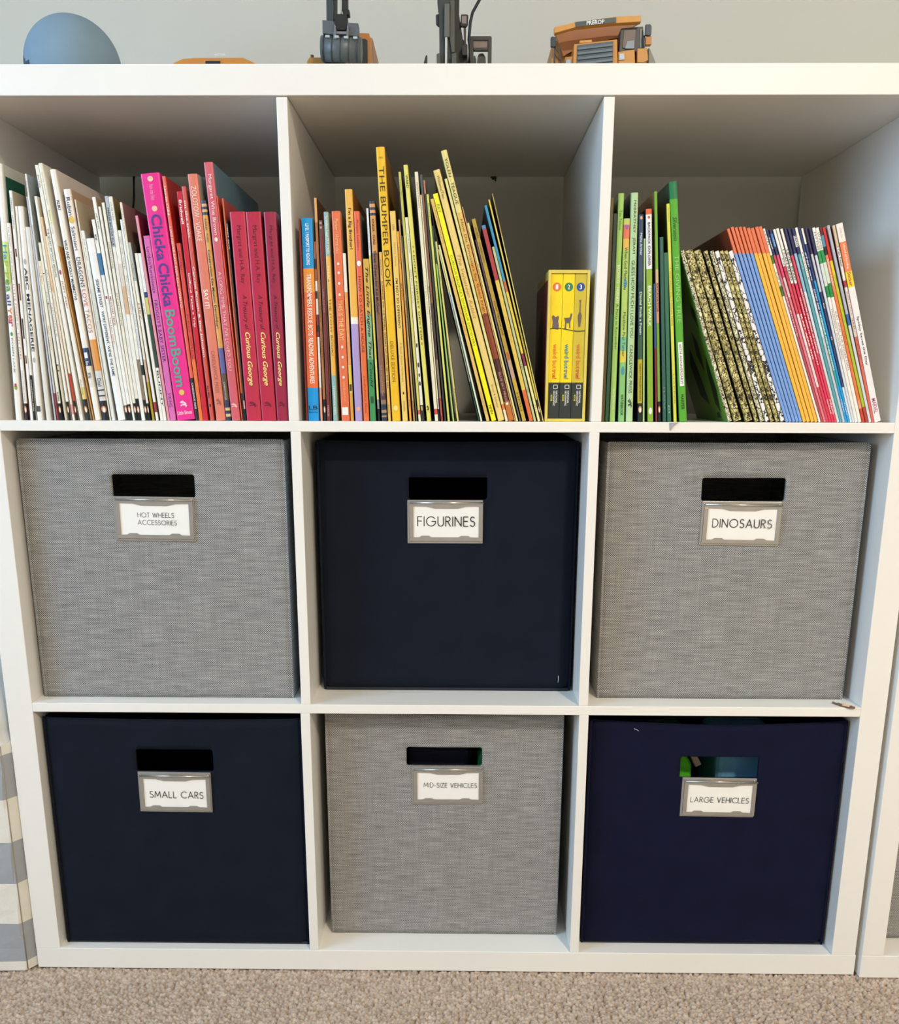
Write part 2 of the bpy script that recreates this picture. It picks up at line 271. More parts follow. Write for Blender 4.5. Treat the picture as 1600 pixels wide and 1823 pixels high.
[-280.38,-0.0558,5.52,245.5,"p",[["cc2438",0]],"c22034",[[237.0,212.3,"Bridwell","f4f1e8",0.5,"b"],[161.5,103.3,"Clifford Takes a Trip","f4f1e8",0.45,"b"]],[],"red paperback with white title ending Takes a Trip"],
[-272.47,-0.0646,4.6,250.8,"h",[["cf5448",0]],"a83a34",[[236.5,198.5,"on the train","f6e6dc",0.5,"b"],[168.1,70.9,"Carron Brown & Bee Johnson","f6ece4",0.55,"b"],[39.1,24.7,"Kane Miller","2a2024",0.4,"b"]],[["oval",17.1,"2a2024",0.4,3.8]],"brick red hardback reading on the train"],
[-265.47,-0.0606,11.19,263.1,"h",[["e2806a",0]],"c9bfae",[[250.7,194.4,"ZOLOTOW · VOAKE","f3e2d2",0.5,""],[143.7,123.3,"SAY IT!","f6ece0",0.45,"b"],[77.6,31.0,"CANDLEWICK PRESS","a2604c",0.35,""]],[["logo",20.9,"a2604c",0.5,8.8]],"salmon hardback reading SAY IT!"],
[-253.71,-0.062,5.77,236.5,"h",[["2a3558",233.1],["e0b070",230.2],["2a3558",227.4],["e0b070",224.5],["2a3558",221.6],["dca04e",80.8],["5a5c9c",52.9],["5c4430",23.4],["27304c",14.6],["d8bc80",11.4],["27304c",7.6],["d8bc80",4.4],["27304c",0]],"2a3040",[[217.6,193.3,"RINKER · FORD","4a3a2c",0.4,""],[185.7,102.2,"Construction Site Mission: Demolition!","2c2a30",0.45,"b"],[43.5,23.4,"CHRONICLE","d8d0c0",0.3,""]],[],"hardback with navy and gold stripes at head and foot among the reds"],
[-247.31,-0.0567,9.97,274.8,"h",[["d4606c",0]],"5f7478",[[262.5,200.8,"Margaret Wise Brown","f4e6e0",0.5,""],[162.7,56.0,"A LONG TIME THAT I'VE LOVED YOU","f0c4bc",0.4,""]],[["oval",196.1,"f4e6e0",0.35,4.6],["logo",17.1,"f2c4bc",0.7,5.7]],"tall rose hardback reading A LONG TIME, with a grey green cover"],
[-235.74,-0.0623,1.13,241.1,"p",[["e8603c",0]],"c8452c",[[214.7,194.4,"Elisha Cooper","f3c8b0",0.5,""],[129.4,108.3,"TRACTION","f6dcd0",0.6,"b"]],[],"thin orange red book right against the tall rose hardback"],
[-233.65,-0.0465,1.48,238.6,"p",[["dc6c34",31.0],["14181c",0]],"b43a2c",[],[],"thin rust coloured book before the dark brown one"],
[-231.95,-0.0451,1.54,216.2,"p",[["1f1a1c",176.7],["4c3432",22.8],["e8a0a0",13.4],["14181c",0]],"1f1a1c",[[212.8,186.1,"OBERT SKYE","f0ece4",0.6,"b"]],[],"thin dark brown book left of three matching crimson volumes"],
[-229.86,-0.0341,17.29,224.5,"h",[["c22a48",0]],"7e1830",[[210.4,150.1,"Margret and H.A. Rey","571428",0.35,""],[138.2,100.2,"A Treasury of","2a0c14",0.35,"i"],[97.8,39.2,"Curious George","f4e58a",0.42,"bi"]],[["logo",18.4,"6e1028",0.5,7.0]],"first of three matching crimson treasuries, beside the dark brown book"],
[-212.23,-0.034,16.96,224.5,"h",[["bc2444",0]],"7e1830",[[210.4,150.1,"Margret and H.A. Rey","571428",0.35,""],[138.2,100.3,"A Treasury of","2a0c14",0.35,"i"],[97.8,39.2,"Curious George","f4e58a",0.42,"bi"]],[["logo",18.4,"6e1028",0.5,6.9]],"middle of three matching crimson treasuries"],
[-194.61,-0.0242,13.7,224.4,"h",[["a01e40",0]],"7e1830",[[210.3,150.1,"Margret and H.A. Rey","571428",0.35,""],[138.2,100.3,"A Treasury of","2a0c14",0.35,"i"],[97.8,39.2,"Curious George","f4e58a",0.42,"bi"]],[["logo",18.5,"6e1028",0.5,7.0]],"last of three matching crimson treasuries, against the divider"]]
BOOKS_MIDDLE=[
[-160.69,-0.0043,1.76,217.8,"h",[["8c2a30",0]],"b4a8a4",[],[],"very thin maroon book against the left divider"],
[-158.4,-0.0019,12.8,218.3,"h",[["1296d8",166.1],["f09a3c",141.2],["ee7034",37.4],["109ae4",0]],"e8c88c",[[212.6,169.6,"LEVEL 1 PASSPORT TO READING","eef6fa",0.3,"b"],[160.2,41.8,"TRANSFORMERS RESCUE BOTS: READING ADVENTURES","f4f1e8",0.42,"b"],[17.3,12.9,"LB","10304a",0.5,"b*"],[11.0,9.1,"Books","10304a",0.5,"*"]],[],"thick orange hardback with blue ends at the far left"],
[-144.06,-0.0085,2.43,194.1,"p",[["a4572c",153.1],["ece0d0",117.3],["7a2c20",93.0],["f0e6d8",37.5],["e8a088",0]],"5e2c1c",[],[["rect",170.8,"241c1a",0.8,10.6],["rect",138.2,"241c1a",0.8,8.3],["rect",102.2,"1c1a1a",0.8,7.3]],"thin book with broken white, black and rust patches"],
[-140.15,-0.015,2.79,238.9,"h",[["e0a468",213.8],["a8703c",24.3],["14181c",0]],"5a3420",[[141.2,68.5,"ROBOT ZOMBIE","6a4424",0.4,""]],[["oval",12.9,"d98a4f",0.75,7.6],["oval",12.3,"f4f1e8",0.4,5.7]],"tall thin tan book with a black foot"],
[-136.37,-0.0125,3.7,216.1,"p",[["6e4438",199.9],["7c3430",0]],"38201c",[[144.2,119.7,"LINN DAVID","c0938a",0.4,""],[17.4,4.7,"HACK","d8a0a0",0.5,"b"]],[["rect",213.2,"b89a8c",0.6,2.3],["rect",208.6,"b89a8c",0.6,2.3]],"thin reddish brown paperback with two light squares at its head"],
[-132.0,-0.0142,1.21,211.5,"p",[["5c3626",0]],"2c1c18",[],[],"sliver of a dark brown paperback left of the itchy book"],
[-129.4,-0.0198,5.45,224.7,"h",[["93b3b4",179.0],["f0b84c",51.2],["8fb6b0",0]],"c8a878",[[221.3,181.4,"Mo Willems Laugh OUT LOUD!","eef0da",0.65,"b"],[168.5,150.8,"PHAM","f6dca0",0.45,"b"],[134.1,72.9,"THE ITCHY BOOK!","6a4a28",0.4,""],[38.8,7.3,"HYPERION DBG","e4eee8",0.35,"b"]],[],"hardback reading THE ITCHY BOOK, yellow between pale teal ends"],
[-119.82,-0.0233,9.89,225.3,"h",[["e87448",0]],"d8cdb0",[[217.3,181.4,"Parker / Hernandez","f2c88c",0.4,""],[132.3,89.4,"THIS IS THE DAY!","f8c880",0.5,"b"],[43.8,21.8,"Little Bluefly Press","f4b884",0.3,""]],[["oval",170.9,"f6e4d4",0.28,2.9],["oval",161.4,"f6e4d4",0.28,3.0],["oval",150.2,"f6e4d4",0.28,3.0],["oval",138.3,"f6e4d4",0.28,3.0],["oval",82.1,"f6e4d4",0.28,3.0],["oval",71.0,"f6e4d4",0.28,3.1],["oval",60.0,"f6e4d4",0.28,3.1],["oval",48.8,"f6e4d4",0.28,3.1],["rect",11.1,"f4f1e8",0.7,8.8]],"coral hardback with white stars reading THIS IS THE DAY"],
[-109.0,-0.0272,3.54,182.0,"p",[["f3ead8",141.3],["e8a05c",62.4],["e0c84c",31.3],["e0a040",0]],"2c2420",[],[["rect",37.5,"3a3c30",0.7,7.5]],"thin paperback with white head and orange body beside the coral book"],
[-103.99,-0.0247,8.57,247.5,"h",[["f0b850",114.3],["f4efe0",107.1],["b09cd0",0]],"a06424",[[228.2,186.1,"I'm a Big Brother!","26242c",0.5,"b"]],[["oval",13.6,"f0b090",0.55,5.1]],"tall book reading I'm a Big Brother, yellow above and lilac below"],
[-94.22,-0.0291,6.69,225.3,"h",[["ea6840",153.2],["ec7038",0]],"9c9c98",[[216.2,184.9,"Philippe Leathers","8c2c1c",0.4,""],[157.9,76.0,"HOW TO CATCH A MOUSE","6c2c20",0.42,""],[50.1,9.3,"CANDLEWICK PRESS","9c4420",0.3,""]],[["oval",171.4,"f4f1e8",0.7,5.9]],"orange hardback reading HOW TO CATCH A MOUSE"],
[-86.41,-0.028,6.6,176.2,"p",[["d9b04c",117.4],["8fb88c",68.6],["3f9458",0]],"2c5a3c",[[167.4,37.6,"The Little Engine That Could","12161c",0.6,"bi"]],[["rect",23.8,"1c5030",0.5,7.6]],"short book shading from gold to green with slanted black writing"],
[-77.29,-0.041,2.22,228.3,"p",[["eef2f6",179.7],["d8cc4c",68.7],["e8dc7c",24.5],["8c9090",13.8],["14181c",0]],"2a3a48",[[213.4,185.6,"Glad Wahoo Jones","7c88a0",0.45,""]],[],"thin book, white above and yellow below, right of the short gold to green one"],
[-73.19,-0.0442,6.39,235.7,"h",[["2c3450",232.9],["e0a060",229.5],["2c3450",226.6],["e0a060",223.7],["2c3450",220.9],["d89c54",182.7],["8a5c40",31.4],["52383c",23.9],["8c7064",18.8],["2a3044",12.5],["a88a70",9.3],["2a3044",6.2],["a88a70",4.3],["2a3044",0]],"2a3040",[[217.4,190.9,"RINKER · FORD","4a3424",0.4,"b"],[185.0,117.5,"Three Cheers for Kid McGear!","241c20",0.5,"b"],[62.5,28.3,"chronicle","a89890",0.3,""]],[],"tan and brown hardback with navy stripes reading Three Cheers"],
[-65.58,-0.0427,3.15,183.3,"p",[["ecbc60",0]],"9c6c34",[[175.7,159.2,"Viorst Cruz","4a3424",0.4,""],[153.3,36.4,"ALEXANDER AND THE TERRIBLE, HORRIBLE, NO GOOD, VERY BAD DAY","2a2420",0.6,"b"],[18.8,7.4,"Aladdin","7a3a24",0.5,""]],[],"amber paperback with a long title about a very bad day"],
[-61.02,-0.0491,9.78,289.7,"h",[["f2c01e",0]],"a06c08",[[270.2,146.2,"THE BUMPER BOOK","4a3414",0.58,""],[88.4,43.9,"DELUXE EDITION","8a6010",0.38,""]],[["rect",279.1,"c09a20",0.4,1.7],["oval",14.5,"f6e088",0.5,6.3]],"tallest bright yellow book, reading THE BUMPER BOOK"],
[-48.99,-0.0527,6.07,225.6,"p",[["f0cc6c",0]],"9c7c3c",[[211.8,206.0,"LINN","9c8450",0.4,""],[193.3,168.7,"Nubuhy Sahana","a08c50",0.35,""],[155.8,102.4,"I'M NOT SO DIFFERENT","3c3424",0.42,"b"],[87.2,44.0,"A Book About Handicaps","9c8450",0.4,""],[22.7,11.3,"GOLDEN","8c7440",0.3,""]],[["oval",31.4,"3c3424",0.3,3.1]],"soft yellow book reading I'M NOT SO DIFFERENT"],
[-40.86,-0.0616,2.41,205.0,"p",[["f2a634",0]],"c07c20",[[188.7,171.2,"Bonnie Lubell","7a4a14",0.5,""],[150.5,132.6,"Bad Robber","8c4414",0.6,"b"],[24.0,16.4,"Fox","c04a20",0.5,""]],[],"thin orange yellow paperback right of the soft yellow book"],
[-36.3,-0.07,1.73,217.1,"p",[["c8a064",0]],"4c4430",[[205.1,183.0,"mercy watson","4c3c24",0.5,""],[132.7,93.4,"OFF FOR LESSONS","a05038",0.4,""],[22.7,10.1,"PUFFIN","3c2c1c",0.5,"b"]],[],"thin tan paperback with brown writing, third past the tallest book"],
[-33.18,-0.0759,1.29,200.6,"p",[["5e5a3c",0]],"2c2c20",[],[],"sliver of a dark olive paperback"],
[-30.45,-0.0773,2.75,265.6,"p",[["c9c45c",200.6],["dccf6c",12.6],["cc5c4c",7.6],["ece6c0",0]],"4c4c34",[[257.7,240.8,"Harker","8c8844",0.4,""]],[],"tall thin olive yellow paperback with a red spot near its foot"],
[-27.07,-0.0785,3.34,219.6,"p",[["eee8c0",81.3],["ecead8",18.3],["2c2c2c",0]],"8c8c6c",[[203.5,183.1,"JANE YOLEN","8cb0b0",0.45,""],[165.5,129.8,"GREEN EGG","bcb48c",0.4,""]],[["oval",84.3,"2c3424",0.5,4.9],["oval",62.8,"2c3424",0.6,5.5],["oval",51.6,"2c3424",0.5,4.4],["oval",42.2,"2c3424",0.6,5.0],["oval",14.5,"d8b088",0.55,5.7]],"cream paperback with black leaf marks"],
[-20.7,-0.0913,4.93,272.8,"h",[["e4dc6a",0]],"7c7c3c",[[262.6,249.6,"WARD","26301c",0.55,""],[180.4,90.5,"DON'T FORGET DEXTER!","34341c",0.42,""]],[["oval",189.1,"b08c34",0.25,2.9],["oval",184.4,"b08c34",0.25,2.9],["oval",91.8,"b06c34",0.25,3.1],["oval",86.2,"b06c34",0.25,3.1],["logo",14.6,"1c1c18",0.5,7.6]],"tall lime yellow hardback reading DON'T FORGET"],
[-11.41,-0.083,3.77,265.7,"p",[["eee6c4",14.0],["cc4c48",7.6],["f0ead0",0]],"5c5c4c",[[255.0,229.5,"PEGGY PARISH","a07c5c",0.4,""],[153.7,117.8,"PLAY BALL AMELIA","c8b890",0.4,""]],[],"thin cream paperback next to the tall lime book, red spot at its foot"],
[-7.05,-0.0835,1.41,242.6,"p",[["ede4c0",26.6],["f4f1e8",14.0],["14181c",0]],"4c4438",[[235.2,216.8,"Lloyd Moss","7c745c",0.4,""],[147.8,99.7,"MAX AND THE TAG ALONG MOON","4c443c",0.5,"b"],[25.3,15.2,"PUFFIN","241c1c",0.6,"b"]],[],"thin cream paperback reading about the tag along moon"],
[-4.45,-0.0875,2.36,263.0,"p",[["4c5c58",243.8],["8c5c44",129.9],["4c3830",69.0],["8c7c68",26.0],["a0332c",0]],"241c18",[[22.2,6.4,"RANDOM","d8a08c",0.4,""]],[],"thin dark paperback with a brick red foot in the yellows"],
[-0.42,-0.0917,1.93,257.4,"p",[["c07c5c",243.9],["3a382c",0]],"14140e",[],[],"thin nearly black paperback left of the pale green one"],
[3.35,-0.0983,2.41,243.5,"p",[["d8dc6c",0]],"8c9454",[[234.4,217.1,"BERKELEY","5c6c3c",0.4,""],[146.8,127.1,"EGG PIGGS","8c9c44",0.4,""],[22.9,7.7,"HOT TAILS","9ca04c",0.35,""]],[],"pale green yellow paperback near the dark gap"],
[9.19,-0.1135,1.6,211.5,"p",[["2c4c34",172.0],["9ccc64",31.8],["b4d46c",0]],"14241a",[],[],"thin bright green paperback near the dark gap"],
[14.07,-0.1291,2.08,195.7,"p",[["d8cc7c",0]],"2c2c20",[[172.3,154.5,"THE BIG RED","5c5434",0.4,""],[36.9,15.4,"PUFFIN BOOKS","5c5434",0.5,""]],[],"thin khaki paperback, last one left of the dark gap"],
[39.07,-0.2468,1.17,191.8,"p",[["dcd888",145.8],["a8bcb0",114.9],["8c9c88",45.5],["1c4c38",0]],"0e2018",[[96.2,86.8,"cat","2c342c",0.4,""]],[],"thin leaning paperback with a dark green foot, right of the gap"],
[41.34,-0.2511,1.95,196.6,"p",[["e6e0a0",146.0],["cfd8c8",121.3],["e4e8d0",0]],"18281e",[],[],"thin pale leaning paperback, second right of the gap"],
[48.15,-0.2652,3.61,245.8,"p",[["e6c068",0]],"2c2410",[[238.1,198.2,"JOHNSTON · McLEOD","a08444",0.4,""],[134.2,96.7,"THE QUILT","d08c3c",0.5,""],[32.8,8.0,"DOUBLEDAY","b09448",0.4,""]],[],"amber hardback leaning left of the brightest yellow book"],
[54.0,-0.2725,5.73,251.6,"h",[["fff200",0]],"c8b800",[[240.4,231.5,"REY","5c8c4c",0.5,""],[186.5,85.5,"CURIOUS GEORGE'S DINOSAUR DISCOVERY","5c8c3c",0.42,""],[18.5,8.0,"HMH","14181c",0.5,""]],[],"brightest lemon yellow leaning book with green writing"],
[61.78,-0.2745,7.43,276.3,"h",[["ecd07c",0]],"a88c4c",[[270.5,246.4,"Williams/Tien","5c4c2c",0.4,""],[186.7,115.8,"The Velveteen Rabbit","c08c3c",0.5,"i"],[42.0,14.6,"Simon & Schuster","8c6c34",0.3,""]],[],"pale gold leaning book right of the lemon yellow one"],
[70.22,-0.2694,2.94,267.2,"p",[["e6dc90",19.9],["e0844c",13.3],["f0e0c0",0]],"5c5430",[],[],"thin pale yellow leaning paperback between the pale gold and the tall golden book"],
[73.66,-0.2685,6.69,296.0,"h",[["e8d888",231.3],["e4bc60",177.3],["e0a03c",121.9],["8c3c1c",71.5],["4c1c18",22.5],["c4702c",0]],"6c5c34",[[288.0,240.1,"YOLEN · TEAGUE","34301c",0.45,""],[224.1,118.8,"How Do Dinosaurs Say Good Night?","74281c",0.5,""],[56.1,22.5,"BLUE SKY PRESS","d8a08c",0.35,""]],[["rect",19.9,"f4f1e8",0.4,2.6]],"tall golden book with brown foot reading Say Good Night"],
[80.86,-0.2662,1.0,237.9,"p",[["d8a468",0]],"4c2c1c",[],[],"sliver of a tan book with a brown side beside the Good Night book"],
[82.54,-0.2681,2.13,220.9,"p",[["ece08c",0]],"4c4428",[[177.2,162.0,"Sea","a09450",0.4,""],[121.9,115.6,"ghi","a09450",0.4,""]],[],"thin butter yellow leaning paperback past the Good Night book"],
[86.43,-0.2666,1.55,203.0,"p",[["5c4048",121.8],["6c6460",0]],"2c2024",[],[],"thin dull purple leaning paperback"],
[89.68,-0.2734,4.37,225.2,"p",[["b8983c",71.6],["c0a088",49.1],["c8a83c",0]],"6c5c24",[[216.1,178.7,"SOBEL · CORRIGAN","34301c",0.42,""],[137.0,98.2,"TOW TRUCK JOE","4c1c20",0.5,"b"],[33.0,12.1,"HMH","6c5c24",0.5,""]],[["rect",74.8,"c85c2c",0.5,8.9]],"mustard leaning paperback with bold TOW TRUCK writing"],
[97.78,-0.2682,4.38,218.2,"p",[["4c8cb8",214.6],["b03c44",159.0],["e6c458",36.2],["e0703c",0]],"5c2c24",[[118.8,90.5,"Llama Fish Pong","c88c4c",0.4,""]],[],"leaning paperback, crimson above, yellow middle, orange foot"],
[102.97,-0.2658,2.74,195.3,"p",[["c4c890",0]],"5c5c44",[[71.5,58.7,"zip","4c5c4c",0.4,""],[39.4,32.9,"pop","4c5c4c",0.4,""]],[],"grey green leaning paperback, the shortest near the boxed set"],
[107.51,-0.273,2.85,239.8,"p",[["3c94b8",159.2],["c86c3c",146.9],["e8cc48",78.0],["8c2444",63.9],["ece498",0]],"24506c",[[20.0,10.2,"fin","a09450",0.4,""]],[],"leaning paperback with a sky blue upper half"],
[111.16,-0.2644,1.75,245.2,"p",[["e0c850",25.1],["241c18",0]],"4c4420",[[222.1,146.5,"Marjorie Sharmat · Quantum Schoolboy","fbf0c0",0.6,"b"],[121.8,68.3,"LOVES ITS RATTLESNAKE","4c4018",0.5,""]],[["oval",14.1,"d98a4f",0.75,7.8],["oval",13.4,"f4f1e8",0.4,5.9]],"yellow leaning paperback with a black foot"],
[113.17,-0.2507,1.09,250.7,"p",[["b89c5c",206.5],["dccc70",0]],"38321c",[],[],"tan edged leaning booklet, last before the boxed set"]]
BOOKS_RIGHT=[
[180.37,-0.0006,3.88,238.9,"p",[["5c5428",200.1],["5a4a24",0]],"3c3418",[],[],"dark olive book tight against the divider"],
[184.9,-0.0016,4.12,223.0,"p",[["24382c",117.7],["1c5438",0]],"14241c",[],[],"dark green book second from the divider"],
[190.08,-0.0054,6.53,243.4,"h",[["a8d474",0]],"2c5c3c",[[226.4,205.8,"Tim Tebow","4c7c34",0.45,""],[169.9,129.7,"BRONCO · FRIENDS","e8f4c8",0.5,"b"],[129.1,79.6,"A Party to Remember","24502c",0.45,""],[37.0,13.2,"WATERBROOK","e0f0c0",0.4,""]],[],"light green hardback reading A Party to Remember"],
[200.1,-0.0204,7.29,217.9,"h",[["c8d070",211.6],["e87c5c",197.2],["e8c05c",185.6],["b8d470",93.6],["7cc49c",78.4],["e4d44c",66.1],["8cc87c",0]],"1c3c2c",[[188.5,144.0,"When God Made You","4c3c34",0.45,""],[120.2,72.3,"Matthew Paul Turner","3c4c2c",0.42,""],[30.8,6.9,"WATERBROOK","24402c",0.4,"b"]],[["oval",150.5,"4c9cc0",0.5,9.4],["oval",56.8,"4c94b0",0.5,9.9],["oval",209.3,"8c6cb0",0.5,4.6]],"hardback with flowery yellow, orange and green spine"],
[208.84,-0.026,8.11,244.1,"h",[["b9d9a4",0]],"1c3c28",[[236.2,181.6,"McBRATNEY · JERAM","1c2c20",0.42,""],[174.6,92.4,"GUESS HOW MUCH I LOVE YOU","1c3424",0.42,""],[85.1,32.0,"CANDLEWICK PRESS","1c2c20",0.42,""]],[["logo",20.8,"3c4c34",0.6,11.3]],"pale green hardback reading GUESS HOW MUCH I LOVE YOU"],
[222.41,-0.047,5.45,222.1,"h",[["3c4c64",153.6],["2c4c4c",93.7],["3c5c40",69.3],["c0b034",20.8],["14241c",0]],"10201c",[[203.2,180.0,"Micha Archer","e4ecf0",0.42,"b"],[141.8,96.2,"Daniel Finds a Poem","d4e4d0",0.5,"b"],[64.4,23.3,"NANCY PAULSEN BOOKS","1c2c14",0.4,""]],[["oval",13.9,"d98a4f",0.75,7.6],["oval",13.2,"f4f1e8",0.4,5.7],["oval",218.7,"e8b078",0.5,3.4]],"dark blue green hardback with a mustard lower band"],
[228.49,-0.0491,1.9,197.5,"p",[["a8cc8c",0]],"4c5c3c",[],[],"very thin pale green booklet beside the mustard banded book"],
[234.05,-0.0644,6.45,228.0,"p",[["e06438",222.3],["eceef0",166.1],["8cb434",0]],"243444",[[214.3,169.1,"BACKPACK EXPLORER","3c2c5c",0.42,"b"],[148.4,104.8,"BEACH WALK","f4f4e8",0.55,"b"]],[["oval",219.4,"c05c34",0.4,2.9],["oval",12.0,"f4f1e8",0.6,7.6]],"green book with white label reading BEACH WALK"],
[243.1,-0.0722,2.26,150.8,"p",[["2c5488",81.7],["7c242c",0]],"241418",[],[],"thin short book, blue above and wine red below"],
[246.01,-0.075,3.23,245.9,"h",[["7cb03c",165.7],["d8b88c",150.9],["d8a07c",109.1],["7ca83c",22.8],["14181c",0]],"8c6a44",[[151.5,120.5,"EXCAVATOR","8c3c1c",0.6,"b"]],[["oval",14.0,"d98a4f",0.75,7.6],["oval",13.3,"f4f1e8",0.4,5.7]],"green hardback with a wood brown cover left of the dark greens"],
[251.5,-0.0771,4.12,199.4,"p",[["2a5c50",0]],"14302c",[[38.5,13.4,"LLAMA","8cb0a0",0.3,""]],[],"dark teal paperback left of the yellow striped one"],
[256.67,-0.0816,4.54,183.3,"p",[["2c6c50",0]],"10281c",[[18.4,10.2,"pl","a0ccb0",0.4,""]],[],"dark green paperback between the teal and the yellow one"],
[264.1,-0.0961,3.46,233.9,"p",[["dcdc54",0]],"3c4c24",[[229.8,215.4,"JOE McDOODLE","a0a044",0.4,""],[168.3,106.3,"A VEGETARIAN AND A DINNER THING","b09434",0.6,""],[53.5,19.7,"HARPER","8c8c34",0.3,""]],[],"thin lemon green book left of the tall leafy green hardback"],
[270.62,-0.1081,8.99,256.3,"h",[["1a7a48",238.6],["58ac30",0]],"12402c",[[220.3,195.5,"Silverstein","1c3c14",0.5,"i"],[180.9,109.4,"THE GIVING TREE","9cd47c",0.5,""],[30.5,13.4,"HARPER","1c3c14",0.4,"b"],[85.7,42.4,"60TH ANNIVERSARY!","26282c",0.3,""]],[["label",64.0,"f4f1e8",0.55,48.2]],"tall leafy green hardback with a white anniversary label"],
[327.32,-0.3507,4.43,196.4,"g",[["foilpale",0]],"6a9a2c",[],[],"first leaning foil patterned book, with a green cover"],
[333.77,-0.3572,8.98,196.4,"g",[["foil",0]],"3c3418",[],[],"second foil patterned book, one of two thick ones"],
[347.33,-0.3749,8.01,197.9,"g",[["foil",0]],"3c3418",[],[],"third foil patterned book, the other thick one"],
[357.97,-0.3738,4.5,197.7,"g",[["foil",0]],"3c3418",[],[],"fourth foil patterned book, narrow gold"],
[364.3,-0.3715,4.33,197.5,"g",[["foilpale",0]],"3c3418",[],[],"fifth foil patterned book, left of the white doodled one"],
[369.91,-0.3724,4.65,197.4,"g",[["foilwhite",0]],"3c3418",[],[],"white spine doodled with animals amid the gold foil ones"],
[375.71,-0.3752,4.34,197.9,"g",[["foil",0]],"3c3418",[],[],"gold foil patterned book just right of the white doodled one"],
[381.84,-0.381,4.36,198.4,"g",[["foil",0]],"3c3418",[],[],"gold foil patterned book, second right of the white doodled one"],
[387.56,-0.3846,4.98,198.5,"g",[["foilwhite",0]],"3c3418",[],[],"white spine doodled with flowers, against the blue books"],
[393.15,-0.3846,3.05,223.4,"p",[["e87850",195.9],["7ca4e0",0]],"8c3c24",[],[],"first thin blue book with an orange head, counting from the left"],
[396.67,-0.38,3.16,224.8,"p",[["e87850",195.6],["7ca4e0",0]],"8c3c24",[],[],"second thin blue book with an orange head"],
[400.83,-0.38,3.23,224.2,"p",[["e87850",195.6],["7ca4e0",0]],"8c3c24",[],[],"third thin blue book with an orange head"],
[404.82,-0.3777,3.17,224.6,"p",[["e87850",195.4],["7ca4e0",0]],"8c3c24",[],[],"fourth thin blue book with an orange head"],
[408.68,-0.3757,3.17,224.4,"p",[["e87850",195.3],["7ca4e0",0]],"8c3c24",[],[],"fifth thin blue book with an orange head"],
[412.74,-0.3756,3.71,223.2,"p",[["e87850",195.3],["f4bc48",0]],"8c3c24",[],[],"first thin yellow book with an orange head, counting from the left"],
[417.24,-0.3765,3.71,223.2,"p",[["e87850",195.3],["f4bc48",0]],"8c3c24",[],[],"second thin yellow book with an orange head"],
[421.94,-0.3746,3.67,224.3,"p",[["e87850",195.2],["f4bc48",0]],"8c3c24",[],[],"third thin yellow book with an orange head"],
[426.25,-0.3752,3.48,224.8,"p",[["e87850",195.2],["f4bc48",0]],"8c3c24",[],[],"fourth thin yellow book with an orange head"],
[430.76,-0.3775,2.26,222.9,"p",[["f4f1e8",193.5],["3c7c34",184.1],["f2efe6",158.9],["3c7c34",147.4],["f4f1e8",0]],"b8b4a8",[[220.3,202.9,"LEVEL","14342c",0.5,""],[174.7,152.5,"STEP INTO","3c4c34",0.5,""]],[],"white magazine thin book with two green bands, right of the yellows"],
[433.65,-0.3772,2.45,222.1,"p",[["1c2c5c",193.5],["c84c5c",171.5],["c8747c",126.9],["b44c58",0]],"7c2430",[[212.8,199.8,"ReadeR","f4f1e8",0.5,"b"],[146.1,101.0,"MY PRINCE","f4e4e4",0.5,""]],[],"thin book, navy head over dusty red body"],
[436.55,-0.3739,2.58,221.8,"p",[["1c2c5c",216.9],["3c7cc0",202.6],["1c2c5c",193.3],["e84c7c",168.2],["ecc0c4",146.0],["e87c8c",0]],"b8b4a8",[[211.9,202.6,"step","d0e4f4",0.5,""]],[],"thin book, blue and navy head over a pink body"],
[439.57,-0.3686,2.64,221.3,"p",[["f4f1e8",180.4],["d8485c",126.5],["f0d8d8",41.6],["d8485c",0]],"7c2430",[[189.8,164.7,"Step Into","2c2c34",0.6,""],[126.5,74.6,"VIVID AND FLIP","f4f1e8",0.55,"b"]],[],"thin white headed reader fading to red"],
[442.66,-0.3663,2.76,222.1,"p",[["f4f1e8",161.4],["d83c54",0]],"b8b4a8",[[198.9,164.5,"I CAN READ","2c2c34",0.7,"b"],[126.4,74.5,"BLAST AFAR THE","f4f1e8",0.6,"b"]],[],"thin white headed reader with small print and crimson body"],
[445.88,-0.3608,2.47,221.3,"p",[["f4f1e8",161.0],["e8305c",0]],"7c2430",[[198.5,164.2,"LEVEL READ","2c2c34",0.7,"b"],[145.2,67.8,"GOOD NIGHT JELLY BEAN","f4f1e8",0.6,"b"],[26.8,9.4,"SCHOLAR","f4d0d8",0.7,"b"]],[],"thin white headed reader with pink red lower body"],
[448.77,-0.3552,2.47,221.4,"p",[["1c2c5c",191.9],["e0485c",0]],"b8b4a8",[[154.4,80.8,"BALLOON IN THE BREAK OF CENTER","f4f1e8",0.6,"b"],[26.8,9.4,"PRESS","f4d0d8",0.7,"b"]],[],"thin navy headed reader with a red body"],
[451.67,-0.3508,2.78,221.1,"p",[["1c2c5c",193.5],["9cc0dc",151.0],["d8e0ec",74.1],["d8d8dc",0]],"7c2430",[],[],"thin navy headed reader with silvery blue body"],
[454.88,-0.3462,2.9,220.7,"p",[["1c2c5c",212.8],["ecf0f0",200.5],["1c2c5c",192.5],["54a4ac",0]],"b8b4a8",[[212.8,201.1,"READ","1c2c34",0.6,"b"],[187.0,175.8,"level 2","f4f1e8",0.5,""]],[],"navy headed reader with white label and teal body"],
[458.23,-0.3442,2.66,221.2,"p",[["f4f1e8",163.2],["d8e4ec",99.8],["c8ccd4",0]],"7c2430",[[194.2,163.2,"reading","3c4c5c",0.5,""]],[],"slim white and silver reader beside the teal one"],
